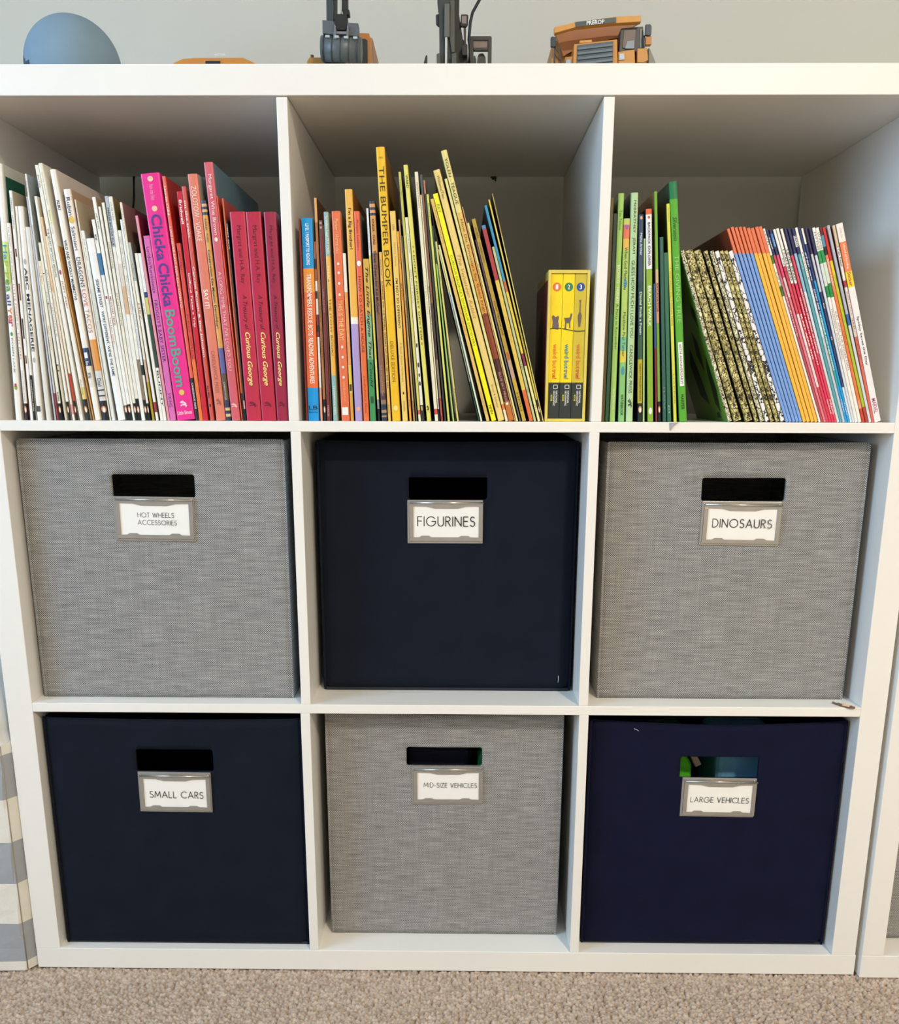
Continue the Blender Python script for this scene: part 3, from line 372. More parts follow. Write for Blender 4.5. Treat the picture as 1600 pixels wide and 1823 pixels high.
[461.32,-0.3429,2.48,221.1,"p",[["1c3468",125.3],["2ca0a0",41.2],["1c9cdc",0]],"b8b4a8",[[194.1,163.1,"STEP two","e8f0f4",0.6,"b"],[153.1,60.9,"DANNY AND THE DINOSAUR MIND THEIR MANNERS","f4f8f8",0.65,"b"],[26.7,11.4,"Harper","e8f0f4",0.6,"b"]],[],"navy and teal reader with long white title about manners"],
[464.21,-0.3415,2.06,220.4,"p",[["f4f1e8",203.3],["24407c",163.1],["18a0e0",0]],"7c2430",[[24.0,8.0,"Trophy","e8f8f8",0.6,"b"]],[],"slim reader with white head and bright blue foot"],
[466.65,-0.3343,2.31,220.4,"p",[["1c2c5c",191.7],["c8ccd8",150.2],["24406c",41.1],["dce8ec",0]],"b8b4a8",[[137.6,131.3,"O","f4f1e8",0.6,""],[99.5,95.6,"o","f4f1e8",0.6,""]],[],"navy headed reader turning white at its foot"],
[469.35,-0.3274,2.56,219.9,"p",[["1c2c5c",190.0],["d8dce8",0]],"7c2430",[],[],"navy headed reader with pale silver body"],
[472.31,-0.3242,3.25,219.6,"p",[["f4f1e8",194.1],["2c9450",180.6],["e4e8e0",155.9],["1c8c48",143.4],["f2efe6",0]],"b8b4a8",[[214.8,195.3,"MYTHS","5c6c5c",0.6,""],[179.4,158.4,"SPACE","dcf0dc",0.6,"b"],[130.9,73.5,"TRANSPORT ANIMAL HERO","8c6c64",0.5,""]],[],"white reader with green bands, left of a matching pair"],
[476.1,-0.3249,3.57,219.6,"p",[["f4f1e8",195.4],["1c9454",181.9],["dce8dc",159.0],["1c8c48",143.4],["f3eee6",0]],"7c2430",[[214.9,196.6,"WINGS","5c6c5c",0.6,""],[179.4,162.1,"SOLIDE","dcf0dc",0.6,"b"],[127.7,60.6,"CAT AND THE SPIDER MAN","8c6c64",0.5,""]],[],"white reader with green bands, right of a matching pair"],
[480.48,-0.3265,3.14,220.5,"p",[["5c1c2c",211.3],["4c94b4",199.2],["14181c",190.0],["e8845c",149.8],["e87c44",25.3],["ec9c74",16.0],["cc4428",0]],"b8b4a8",[[185.7,156.0,"Scholastic Reader","f4e8dc",0.6,"b"],[105.6,89.7,"hop","c03c24",0.6,""]],[],"orange reader with a dark head and red foot"],
[484.46,-0.3285,3.12,220.1,"p",[["cc2424",184.0],["e8cc2c",168.5],["c4c42c",124.7],["b4c034",18.0],["b44434",0]],"7c2430",[],[],"reader with red head, yellow band and olive green body"],
[488.19,-0.3205,2.93,221.8,"p",[["b4bcc8",124.4],["2c6cb0",111.8],["d8dcdc",0]],"b8b4a8",[],[],"pale grey blue book with rounded top near the right end"],
[491.53,-0.3098,2.82,221.0,"p",[["d8c4a4",198.1],["f0e8dc",161.3],["b43c40",153.9],["f0e4d8",98.7],["dc6c5c",0]],"7c2430",[[198.1,176.7,"I Can Read!","2c2c30",0.6,"b"],[149.0,105.1,"BANANA CALL","c0705c",0.5,""],[117.7,73.2,"RECYCLE","a04c3c",0.4,""]],[],"beige book with a red lower half beside the last white book"],
[494.74,-0.3052,7.23,222.2,"p",[["f3ede6",202.6],["ee8454",170.3],["f2dc34",153.1],["f2eff0",0]],"e0dcd8",[[217.7,206.9,"LEVEL Pre","b0a8a8",0.25,""],[200.2,173.4,"World of Reading","fbe8dc",0.4,"b"],[169.7,154.3,"Sticker","c0302c",0.5,"b"],[120.7,65.4,"Spidey Saves the Day","24283c",0.42,"b"],[27.1,10.0,"MARVEL","b04c7c",0.6,"b"]],[],"wide white book at the right end with orange and yellow bands"]]
TOY_PARTS=[
["t","dump_bed","d09040",140,9,[[125.6,1169.1],[149.7,1174.1],[197.7,1179.8],[226.4,1181.0],[227.4,1174.5],[198.0,1173.2],[150.9,1169.0],[126.4,1162.8]]],
["t","name_plate","3a4648",139,1.2,[[150.1,1174.0],[197.5,1178.9],[197.8,1173.6],[150.6,1168.7]]],
["t","dump_bed_floor","9a5a28",170,6,[[129.1,1173.7],[232.6,1184.8],[222.0,1179.5],[208.1,1167.5],[173.3,1163.2],[148.3,1152.8],[140.7,1147.6],[135.4,1159.8]]],
["t","engine_hood","c98a3c",146,40,[[150.3,1153.3],[201.1,1158.3],[203.5,1122.8],[149.5,1122.9]]],
["t","grille","43525c",145,2,[[154.0,1151.7],[196.3,1155.9],[197.3,1124.2],[153.9,1124.3]]],
["t","grille_slat","5f6f7a",143.4,2,[[154.4,1148.6],[195.7,1152.8],[195.7,1150.6],[154.4,1146.4]]],
["t","grille_slat","5f6f7a",143.4,2,[[154.6,1143.3],[195.9,1147.5],[195.9,1145.3],[154.6,1141.1]]],
["t","grille_slat","5f6f7a",143.4,2,[[154.8,1138.0],[196.2,1142.3],[196.2,1140.0],[154.8,1135.8]]],
["t","grille_slat","5f6f7a",143.4,2,[[155.0,1132.7],[196.4,1137.0],[196.4,1134.7],[155.0,1130.5]]],
["t","grille_slat","5f6f7a",143.4,2,[[155.2,1127.4],[196.7,1131.7],[196.7,1129.4],[155.2,1125.2]]],
["t","hood_cap","d89c50",147,12,[[156.9,1157.4],[171.2,1158.4],[171.8,1155.5],[157.0,1154.5]]],
["t","cab","3a3a38",150,38,[[205.5,1171.1],[231.6,1173.1],[234.5,1146.3],[204.3,1146.4]]],
["t","windscreen","5a4a40",148.8,1.4,[[209.2,1168.5],[222.5,1169.4],[222.6,1149.4],[208.2,1150.3]]],
["t","windscreen","60645e",148.8,1.4,[[227.7,1169.8],[230.5,1169.9],[232.6,1150.2],[228.3,1150.2]]],
["t","seat","8a929a",148,1,[[213.4,1156.8],[221.5,1157.7],[221.5,1149.1],[211.0,1149.2]]],
["t","bumper","c98a3c",148,16,[[203.0,1145.8],[222.5,1148.3],[224.8,1123.4],[204.1,1123.4]]],
["t","headlight","b8c0c8",146.5,2,[[204.3,1143.1],[210.0,1143.6],[210.8,1137.1],[204.6,1136.7]]],
["t","fender","c98a3c",145,20,[[225.3,1148.2],[236.7,1148.6],[238.8,1136.2],[233.2,1133.2],[226.0,1133.7]]],
["t","mirror","2c3a44",140,4,[[232.5,1171.8],[238.2,1172.0],[239.7,1170.1],[240.0,1161.3],[238.4,1160.1],[232.7,1160.5]]],
["t","side_lamp","b8783a",142,8,[[234.2,1159.9],[240.5,1160.3],[241.2,1151.6],[234.0,1151.3]]],
["t","mirror_arm","26282a",144,2,[[231.0,1161.4],[233.4,1161.8],[234.1,1149.5],[232.2,1149.5]]],
["t","mirror","26343c",140,4,[[121.8,1158.6],[123.7,1159.4],[128.0,1159.0],[128.8,1149.3],[126.9,1148.4],[122.1,1148.8]]],
["t","ladder_rail","24282a",143,2,[[126.5,1149.8],[127.9,1149.8],[128.4,1132.7],[127.0,1132.7]]],
["t","ladder_rail","24282a",143,2,[[131.1,1152.8],[132.4,1152.8],[135.8,1132.7],[134.2,1132.7]]],
["t","ladder_step","24282a",143,2,[[127.1,1150.2],[132.1,1144.3],[132.1,1143.0],[127.2,1148.5]]],
["t","ladder_step","24282a",143,2,[[127.4,1142.6],[134.5,1135.7],[134.5,1134.4],[127.4,1140.9]]],
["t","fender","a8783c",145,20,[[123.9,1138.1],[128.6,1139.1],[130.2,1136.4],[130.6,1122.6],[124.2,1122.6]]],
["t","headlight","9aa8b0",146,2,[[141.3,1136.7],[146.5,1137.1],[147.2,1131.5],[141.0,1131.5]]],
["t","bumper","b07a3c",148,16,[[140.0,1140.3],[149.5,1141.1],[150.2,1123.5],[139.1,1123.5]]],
["t","wheel_guard","8c9088",175,20,[[243.6,1158.7],[245.0,1158.7],[253.3,1142.5],[253.9,1131.5],[245.1,1131.5]]],
["e","arm","3c4448",118,14,[[-138.0,1223.4],[-129.0,1223.4],[-130.7,1165.6],[-139.1,1167.9]]],
["e","arm_link","30373a",120,10,[[-134.4,1224.2],[-126.1,1224.2],[-127.4,1176.1],[-130.9,1167.5],[-133.3,1176.1]]],
["e","piston_rod","c8ccc8",114,4,[[-121.9,1221.8],[-119.0,1221.8],[-120.6,1173.9],[-122.7,1173.9]]],
["e","arm_link","24282a",116,10,[[-119.2,1222.6],[-112.8,1222.6],[-114.2,1179.2],[-120.4,1177.5]]],
["e","pin_block","16191c",110,10,[[-118.4,1177.3],[-111.6,1177.3],[-111.4,1171.8],[-115.9,1171.5],[-118.5,1173.7]]],
["e","coupler","1a1e20",110,12,[[-128.1,1172.8],[-114.3,1172.8],[-113.9,1164.0],[-115.7,1156.0],[-126.7,1156.0],[-128.7,1165.2]]],
["e","bucket_back","5a6066",104,14,[[-142.0,1164.5],[-128.9,1163.5],[-128.6,1149.4],[-142.1,1151.2]]],
["e","bucket_back","5a6066",104,14,[[-113.5,1162.0],[-101.0,1161.3],[-101.1,1147.7],[-113.9,1148.6]]],
["e","bucket_plate","6e757c",100,18,[[-128.4,1160.6],[-126.0,1154.9],[-125.7,1143.6],[-129.5,1144.1]]],
["e","bucket_plate","6e757c",100,18,[[-113.5,1158.3],[-111.6,1157.2],[-111.9,1143.5],[-114.8,1143.5]]],
["e","bucket_lining","202426",112,4,[[-130.0,1160.1],[-112.9,1159.5],[-113.2,1146.9],[-130.4,1147.5]]],
["e","bucket_bar","7a7c80",101,3,[[-126.2,1152.1],[-114.4,1151.8],[-114.6,1149.3],[-126.3,1149.6]]],
["e","cab","c08038",150,40,[[-105.2,1166.8],[-92.8,1166.5],[-91.6,1124.0],[-106.4,1124.1]]],
["e","cab_window","2c3234",148.6,1.6,[[-105.5,1160.1],[-97.5,1160.1],[-94.9,1158.3],[-94.9,1123.6],[-106.3,1123.6]]],
["e","track_cover","a87838",140,40,[[-167.0,1121.1],[-166.3,1133.7],[-163.4,1137.8],[-145.4,1137.8],[-146.3,1121.1]]],
["e","knob","5a4a34",150,4,[[-163.5,1144.0],[-159.8,1144.0],[-160.2,1140.4],[-163.3,1140.4]]],
["e","boom_foot","101418",128,16,[[-142.1,1136.4],[-119.0,1135.2],[-109.2,1133.4],[-109.5,1117.5],[-145.3,1117.5]]],
["e","pin_block","d09850",120,6,[[-118.2,1130.3],[-111.3,1130.3],[-111.3,1115.1],[-118.6,1115.1]]],
["m","arm","2e3638",118,20,[[-11.3,1223.1],[9.2,1223.1],[9.6,1114.3],[-8.7,1114.3],[-8.7,1176.5],[-11.0,1185.9]]],
["m","arm","1c1e1e",126,18,[[8.5,1226.2],[14.9,1226.2],[13.4,1177.9],[18.0,1151.9],[23.9,1146.0],[24.8,1116.7],[8.9,1116.7]]],
["m","cylinder","5e605a",112,6,[[-2.8,1183.8],[3.3,1183.8],[3.4,1149.9],[-3.1,1149.9]]],
["m","arm_rib","4c4e48",114,4,[[3.6,1187.9],[9.0,1187.9],[9.3,1134.6],[5.7,1134.1],[3.7,1147.9]]],
["m","piston_rod","c4ccc8",113,3,[[-2.0,1150.2],[0.6,1150.2],[0.2,1112.8],[-2.1,1112.8]]],
["m","clevis","4a4c46",110,10,[[-11.8,1131.7],[-7.2,1133.4],[-6.9,1111.9],[-11.5,1111.9]]],
["m","clevis","4a4c46",110,10,[[5.7,1132.2],[11.2,1133.4],[11.3,1111.9],[5.8,1111.9]]],
["m","mirror","22242e",122,4,[[-13.0,1175.7],[-11.7,1176.5],[-7.8,1176.5],[-7.8,1163.9],[-10.1,1164.2],[-12.7,1166.5]]],
["m","mirror","1a1416",122,4,[[16.2,1176.2],[23.3,1176.3],[24.6,1175.3],[24.4,1166.1],[22.4,1163.5],[15.3,1163.8]]],
["m","mirror_glass","8a7c7e",121.4,0.8,[[17.2,1174.5],[22.7,1174.5],[22.4,1166.5],[17.2,1166.8]]],
["m","mirror_post","3a3632",124,3,[[19.2,1164.2],[22.1,1164.2],[22.2,1145.4],[20.0,1145.4]]],
["m","valve_block","241f1c",116,8,[[17.0,1142.8],[23.5,1143.7],[24.2,1132.4],[18.0,1132.4]]],
["m","guard_frame","3a3c3a",150,5,[[26.3,1162.1],[27.6,1163.3],[52.0,1163.3],[52.8,1161.8],[52.8,1158.8],[26.3,1158.9]]],
["m","guard_frame","3a3c3a",150,5,[[26.3,1159.8],[31.0,1159.7],[31.7,1123.9],[25.6,1123.9]]],
["m","guard_frame","3a3c3a",150,5,[[48.4,1159.7],[52.8,1159.7],[52.9,1123.8],[48.5,1123.9]]],
["m","guard_frame","3a3c3a",150,5,[[30.7,1151.1],[48.8,1151.1],[48.5,1147.8],[31.1,1147.9]]],
["m","guard_glass","8c7c7a",152,1,[[30.7,1159.5],[48.7,1159.5],[48.9,1151.4],[30.8,1151.5]]],
["m","lever","3c4246",158,5,[[31.6,1144.4],[32.9,1145.6],[35.0,1140.8],[34.8,1126.3],[31.8,1126.3]]],
["m","lever","4a4c46",158,5,[[36.3,1144.4],[38.6,1147.4],[43.0,1147.7],[45.8,1143.8],[47.0,1126.3],[35.1,1126.3]]],
["m","outrigger","2c2c28",140,4,[[-27.8,1132.0],[-25.1,1140.3],[-23.5,1139.7],[-23.5,1132.0],[-24.2,1121.0],[-28.2,1121.0]]],
["r","roof","c88438",185,60,[[-338.2,1146.0],[-326.5,1150.6],[-313.0,1151.4],[-252.1,1151.7],[-237.7,1145.8],[-237.8,1144.4],[-338.3,1144.6]]],
["r","roof_label","1c2024",184,1,[[-298.2,1148.0],[-280.2,1148.0],[-280.4,1144.2],[-298.5,1144.2]]]]
# ------------------------------------------------------------------ the room
D = 384.6                      # depth of the shelf unit
Z = [0, 29.8, 364.6, 376.5, 708.8, 720.6, 1058.0, 1088.1]
XL0, XL1, XA, XB, XC, XD, XR1, XR0 = -546.7, -514.3, -179.3, -167.5, 167.5, 179.3, 514.3, 546.7
WALL = mat('cdcbc0', 0.85, noise=0.02, nscale=4, bump=0.10, bscale=160)
def struct(o, **k):
    o['kind'] = 'structure'; return o
struct(box('wall_back', -1950, 1950, D+14, D+114, -8, 2440, WALL))
struct(box('wall_right', 1900, 2000, -3300, D+14, -8, 2440, WALL))
struct(box('wall_front', -1900, 1900, -3400, -3300, -8, 2440, WALL))
bmw = bmesh.new()              # left wall with the window opening
def wall_piece(bm, y0, y1, z0, z1):
    r = bmesh.ops.create_cube(bm, size=1.0)
    for v in r['verts']:
        v.co = Vector(((-2000 if v.co.x < 0 else -1900)*MM, (y0 if v.co.y < 0 else y1)*MM, (z0 if v.co.z < 0 else z1)*MM))
for a in ((-3300, D+14, -8, 700), (-3300, D+14, 2100, 2440), (-3300, -1750, 700, 2100), (-550, D+14, 700, 2100)): wall_piece(bmw, *a)
struct(bm_finish(bmw, 'wall_left', WALL))
win = struct(box('window_1', -1960, -1950, -1740, -560, 710, 2090, mat('dfe8ee', 0.05, noise=0.01)))
win.data.materials.clear()
gl = bpy.data.materials.new('window_glass'); gl.use_nodes = True
gl.node_tree.nodes['Principled BSDF'].inputs['Transmission Weight'].default_value = 1.0
gl.node_tree.nodes['Principled BSDF'].inputs['Roughness'].default_value = 0.0
win.data.materials.append(gl)
for (y0, y1, z0, z1) in ((-1750, -550, 700, 740), (-1750, -550, 2060, 2100), (-1750, -1710, 740, 2060), (-590, -550, 740, 2060), (-1165, -1135, 740, 2060)):
    box('window_frame', -1975, -1925, y0, y1, z0, z1, WHITE, win, 2)
struct(box('ceiling', -2000, 2000, -3400, D+114, 2440, 2500, mat('e8e6e0', 0.9, noise=0.01)))
struct(box('floor', -2000, 2000, -3400, D+114, -60, -8, mat('9c8b7c', 0.95, noise=0.1, nscale=200)))
lamp = empty('ceiling_lamp', 'round flush ceiling lamp in front of the shelf', 'lamp', (1020, -2350, 2440))
cyl('lamp_base', (0, 0, 0), (0, 0, -28), 190, WHITE, lamp, 40)
lm = bpy.data.materials.new('lamp_glow'); lm.use_nodes = True
lm.node_tree.nodes['Principled BSDF'].inputs['Emission Color'].default_value = (1, .86, .68, 1)
lm.node_tree.nodes['Principled BSDF'].inputs['Emission Strength'].default_value = 3.0
cyl('lamp_shade', (0, 0, -28), (0, 0, -62), 170, lm, lamp, 40, r1=150)

# carpet: short loop pile, one raised surface of packed nubs
def carpet():
    CP = bpy.data.materials.new('carpet_pile'); CP.use_nodes = True
    nt = CP.node_tree; b = nt.nodes['Principled BSDF']; b.inputs['Roughness'].default_value = 0.95
    tc = nt.nodes.new('ShaderNodeTexCoord'); n = nt.nodes.new('ShaderNodeTexNoise'); n.inputs['Scale'].default_value = 160; n.inputs['Detail'].default_value = 3
    nt.links.new(tc.outputs['Object'], n.inputs['Vector']); rp = nt.nodes.new('ShaderNodeValToRGB')
    e = rp.color_ramp.elements; e[0].position = 0.32; e[0].color = (*lin('a5917f'), 1); e[1].position = 0.68; e[1].color = (*lin('cfbdab'), 1)
    nt.links.new(n.outputs['Fac'], rp.inputs['Fac']); nt.links.new(rp.outputs['Color'], b.inputs['Base Color'])
    st = 0.9; x0, x1, y0, y1 = -760, 760, -380, 6
    nx = int((x1-x0)/st); ny = int((y1-y0)/st)
    gx = x0+np.arange(nx+1)*st; gy = y0+np.arange(ny+1)*st
    X, Y = np.meshgrid(gx, gy)
    cs = 4.9; H = np.zeros_like(X)
    ci = np.floor(X/cs).astype(int); cj = np.floor(Y/cs).astype(int)
    N = 700; jit = rng.random((N, N, 3)); off = 200
    best = np.full(X.shape, 1e9)
    for di in (-1, 0, 1):
        for dj in (-1, 0, 1):
            a = ci+di; c = cj+dj; J = jit[(a+off) % N, (c+off) % N]
            px = (a+0.5+0.75*(J[..., 0]-0.5))*cs; py = (c+0.5+0.75*(J[..., 1]-0.5))*cs
            d2 = (X-px)**2+(Y-py)**2
            h = (4.2+3.0*J[..., 2])*np.clip(1-d2/(cs*0.70)**2, 0, 1)**0.55
            H = np.maximum(H, h)
    V = np.stack([X, Y, H-7.0], -1).reshape(-1, 3)*MM
    idx = np.arange((nx+1)*(ny+1)).reshape(ny+1, nx+1)
    q = np.stack([idx[:-1, :-1], idx[:-1, 1:], idx[1:, 1:], idx[1:, :-1]], -1).reshape(-1, 4)
    me = bpy.data.meshes.new('carpet')
    me.vertices.add(len(V)); me.vertices.foreach_set('co', V.ravel())
    me.loops.add(q.size); me.loops.foreach_set('vertex_index', q.ravel())
    me.polygons.add(len(q)); me.polygons.foreach_set('loop_start', np.arange(0, q.size, 4))
    me.polygons.foreach_set('use_smooth', np.ones(len(q), bool))
    me.update(calc_edges=True)
    tag(link(me, 'carpet', CP), 'beige short loop carpet in front of the shelf', 'carpet', kind='stuff')
    lo = CP.copy(); lo.name = 'carpet_far'; nl = lo.node_tree; bb = nl.nodes['Principled BSDF']
    vo = nl.nodes.new('ShaderNodeTexVoronoi'); vo.inputs['Scale'].default_value = 210
    tcl = nl.nodes.new('ShaderNodeTexCoord'); nl.links.new(tcl.outputs['Object'], vo.inputs['Vector'])
    bp = nl.nodes.new('ShaderNodeBump'); bp.invert = True; bp.inputs['Strength'].default_value = 1.0; bp.inputs['Distance'].default_value = 0.004
    nl.links.new(vo.outputs['Distance'], bp.inputs['Height']); nl.links.new(bp.outputs['Normal'], bb.inputs['Normal'])
    for a in ((-1900, -760, -3300, D+14), (760, 1900, -3300, D+14), (-760, 760, -3300, -380), (-760, 760, 6, D+14)):
        struct(box('floor_carpet', a[0], a[1], a[2], a[3], -8, -2.6, lo))
carpet()

# ------------------------------------------------------------------ cube shelf
shelf = empty('cube_shelf', 'large white nine cubby cube shelf filled with books and fabric bins', 'shelf', (0, 0, 0))
def board(name, x0, x1, z0, z1, y0=0, y1=D, parent=None, bev=0.7):
    return box(name, x0, x1, y0, y1, z0, z1, WHITE, parent or shelf, bev, 2)
board('top_board', XL0, XR0, Z[6], Z[7])
board('bottom_board', XL0, XR0, 0, Z[1])
board('side_panel', XL0, XL1, Z[1], Z[6]); board('side_panel', XR1, XR0-1.2, Z[1], Z[6])
board('shelf_board', XL1, XR1, Z[2], Z[3]); board('shelf_board', XL1, XR1, Z[4], Z[5])
for i, (z0, z1) in enumerate(((Z[1], Z[2]), (Z[3], Z[4]), (Z[5], Z[6]-1.4))):
    dx = (0, 1.4, 0)[i]
    board('divider', XA+dx, XB+dx, z0, z1); board('divider', XC-dx, XD-dx, z0, z1)

# neighbouring unit on the right, mostly outside the picture
unit = empty('cube_shelf', 'second white cube shelf at the right edge, mostly out of view', 'shelf', (0, 0, 0))
for n_, a in (('side_panel', (551.5, 580, 33, 1060)), ('side_panel', (915, 945, 33, 1060)), ('bottom_board', (551.5, 945, 0, 33)), ('shelf_board', (580, 915, 366, 378)), ('shelf_board', (580, 915, 712, 724)), ('top_board', (551.5, 945, 1060, 1088))):
    board(n_, *a, y0=-6, y1=D-6, parent=unit)

# ------------------------------------------------------------------ fabric bins
def rrect(x0, x1, z0, z1, r, n=4):
    pts = []
    for cx, cz, a0 in ((x1-r, z1-r, 0), (x0+r, z1-r, 90), (x0+r, z0+r, 180), (x1-r, z0+r, 270)):
        for k in range(n+1):
            a = math.radians(a0+90*k/n); pts.append((cx+r*math.cos(a), cz+r*math.sin(a)))
    return pts
STROKES = {  # geometric sans capitals as strokes on a 1-high grid: (width, polylines)
    'A': (.74, [[(0, 0), (.37, 1), (.74, 0)], [(.14, .33), (.6, .33)]]), 'L': (.42, [[(0, 1), (0, 0), (.42, 0)]]),
    'C': (.82, ['arc', (.5, .5, .5, .5, 50, 310)]), 'D': (.66, [[(0, 0), (0, 1), (.2, 1)], 'arc', (.2, .5, .46, .5, 90, -90), [(.2, 0), (0, 0)]]),
    'E': (.46, [[(.46, 1), (0, 1), (0, 0), (.46, 0)], [(0, .53), (.43, .53)]]), 'F': (.44, [[(.44, 1), (0, 1), (0, 0)], [(0, .53), (.4, .53)]]),
    'G': (.98, ['arc', (.5, .5, .5, .5, 40, 360), [(.98, .5), (.58, .5)]]), 'H': (.62, [[(0, 0), (0, 1)], [(.62, 0), (.62, 1)], [(0, .53), (.62, .53)]]),
    'I': (.0, [[(0, 0), (0, 1)]]), 'M': (.86, [[(0, 0), (.1, 1), (.43, .25), (.76, 1), (.86, 0)]]), 'N': (.66, [[(0, 0), (0, 1), (.66, 0), (.66, 1)]]),
    'O': (1., ['arc', (.5, .5, .5, .5, 0, 360)]), 'R': (.5, [[(0, 0), (0, 1), (.18, 1)], 'arc', (.18, .76, .28, .24, 90, -90), [(.18, .52), (0, .52)], [(.18, .52), (.5, 0)]]),
    'S': (.5, ['arc', (.25, .76, .21, .24, 30, 270), 'arc', (.25, .26, .24, .26, 90, -150)]), 'T': (.5, [[(0, 1), (.5, 1)], [(.25, 1), (.25, 0)]]),
    'U': (.6, [[(0, 1), (0, .3)], 'arc', (.3, .3, .3, .3, 180, 360), [(.6, .3), (.6, 1)]]), 'V': (.64, [[(0, 1), (.32, 0), (.64, 1)]]),
    'W': (1.04, [[(0, 1), (.26, 0), (.52, .9), (.78, 0), (1.04, 1)]]), 'Z': (.54, [[(0, 1), (.54, 1), (0, 0), (.54, 0)]]), '-': (.25, [[(0, .38), (.25, .38)]]), ' ': (.22, [])}
def stroke_text(s, w=0.098, gap=0.25):
    V = []; F = []; x = 0
    def seg(a, b):
        a = Vector(a); b = Vector(b); d = (b-a).normalized()*w/2; n = Vector((-d.y, d.x)); k = len(V)
        for p in (a-d*.6-n, b+d*.6-n, b+d*.6+n, a-d*.6+n): V.append((p.x, p.y))
        F.append((k, k+1, k+2, k+3))
    for ch in s:
        wd, st = STROKES[ch]; i = 0
        while i < len(st):
            if st[i] == 'arc':
                cx, cy, rx, ry, a0, a1 = st[i+1]; n = 14
                pl = [(cx+rx*math.cos(math.radians(a0+(a1-a0)*k/n)), cy+ry*math.sin(math.radians(a0+(a1-a0)*k/n))) for k in range(n+1)]; i += 2
            else: pl = st[i]; i += 1
            for a, b in zip(pl[:-1], pl[1:]): seg((a[0]+x, a[1]), (b[0]+x, b[1]))
        x += wd+gap
    return V, F, x-gap

def fabric_panel(x0, x1, z0, z1, bulge, dip, hole, y, nx=26, nz=26):
    """front cloth panel as a grid, gently bulged, top edge dipping, with a rectangular handle cut"""
    hx0, hx1, hz0, hz1 = hole
    xs = sorted(set([round(v, 3) for v in np.linspace(x0, x1, nx)]+[hx0, hx1])); zs = sorted(set([round(v, 3) for v in np.linspace(z0, z1, nz)]+[hz0, hz1]))
    return xs, zs

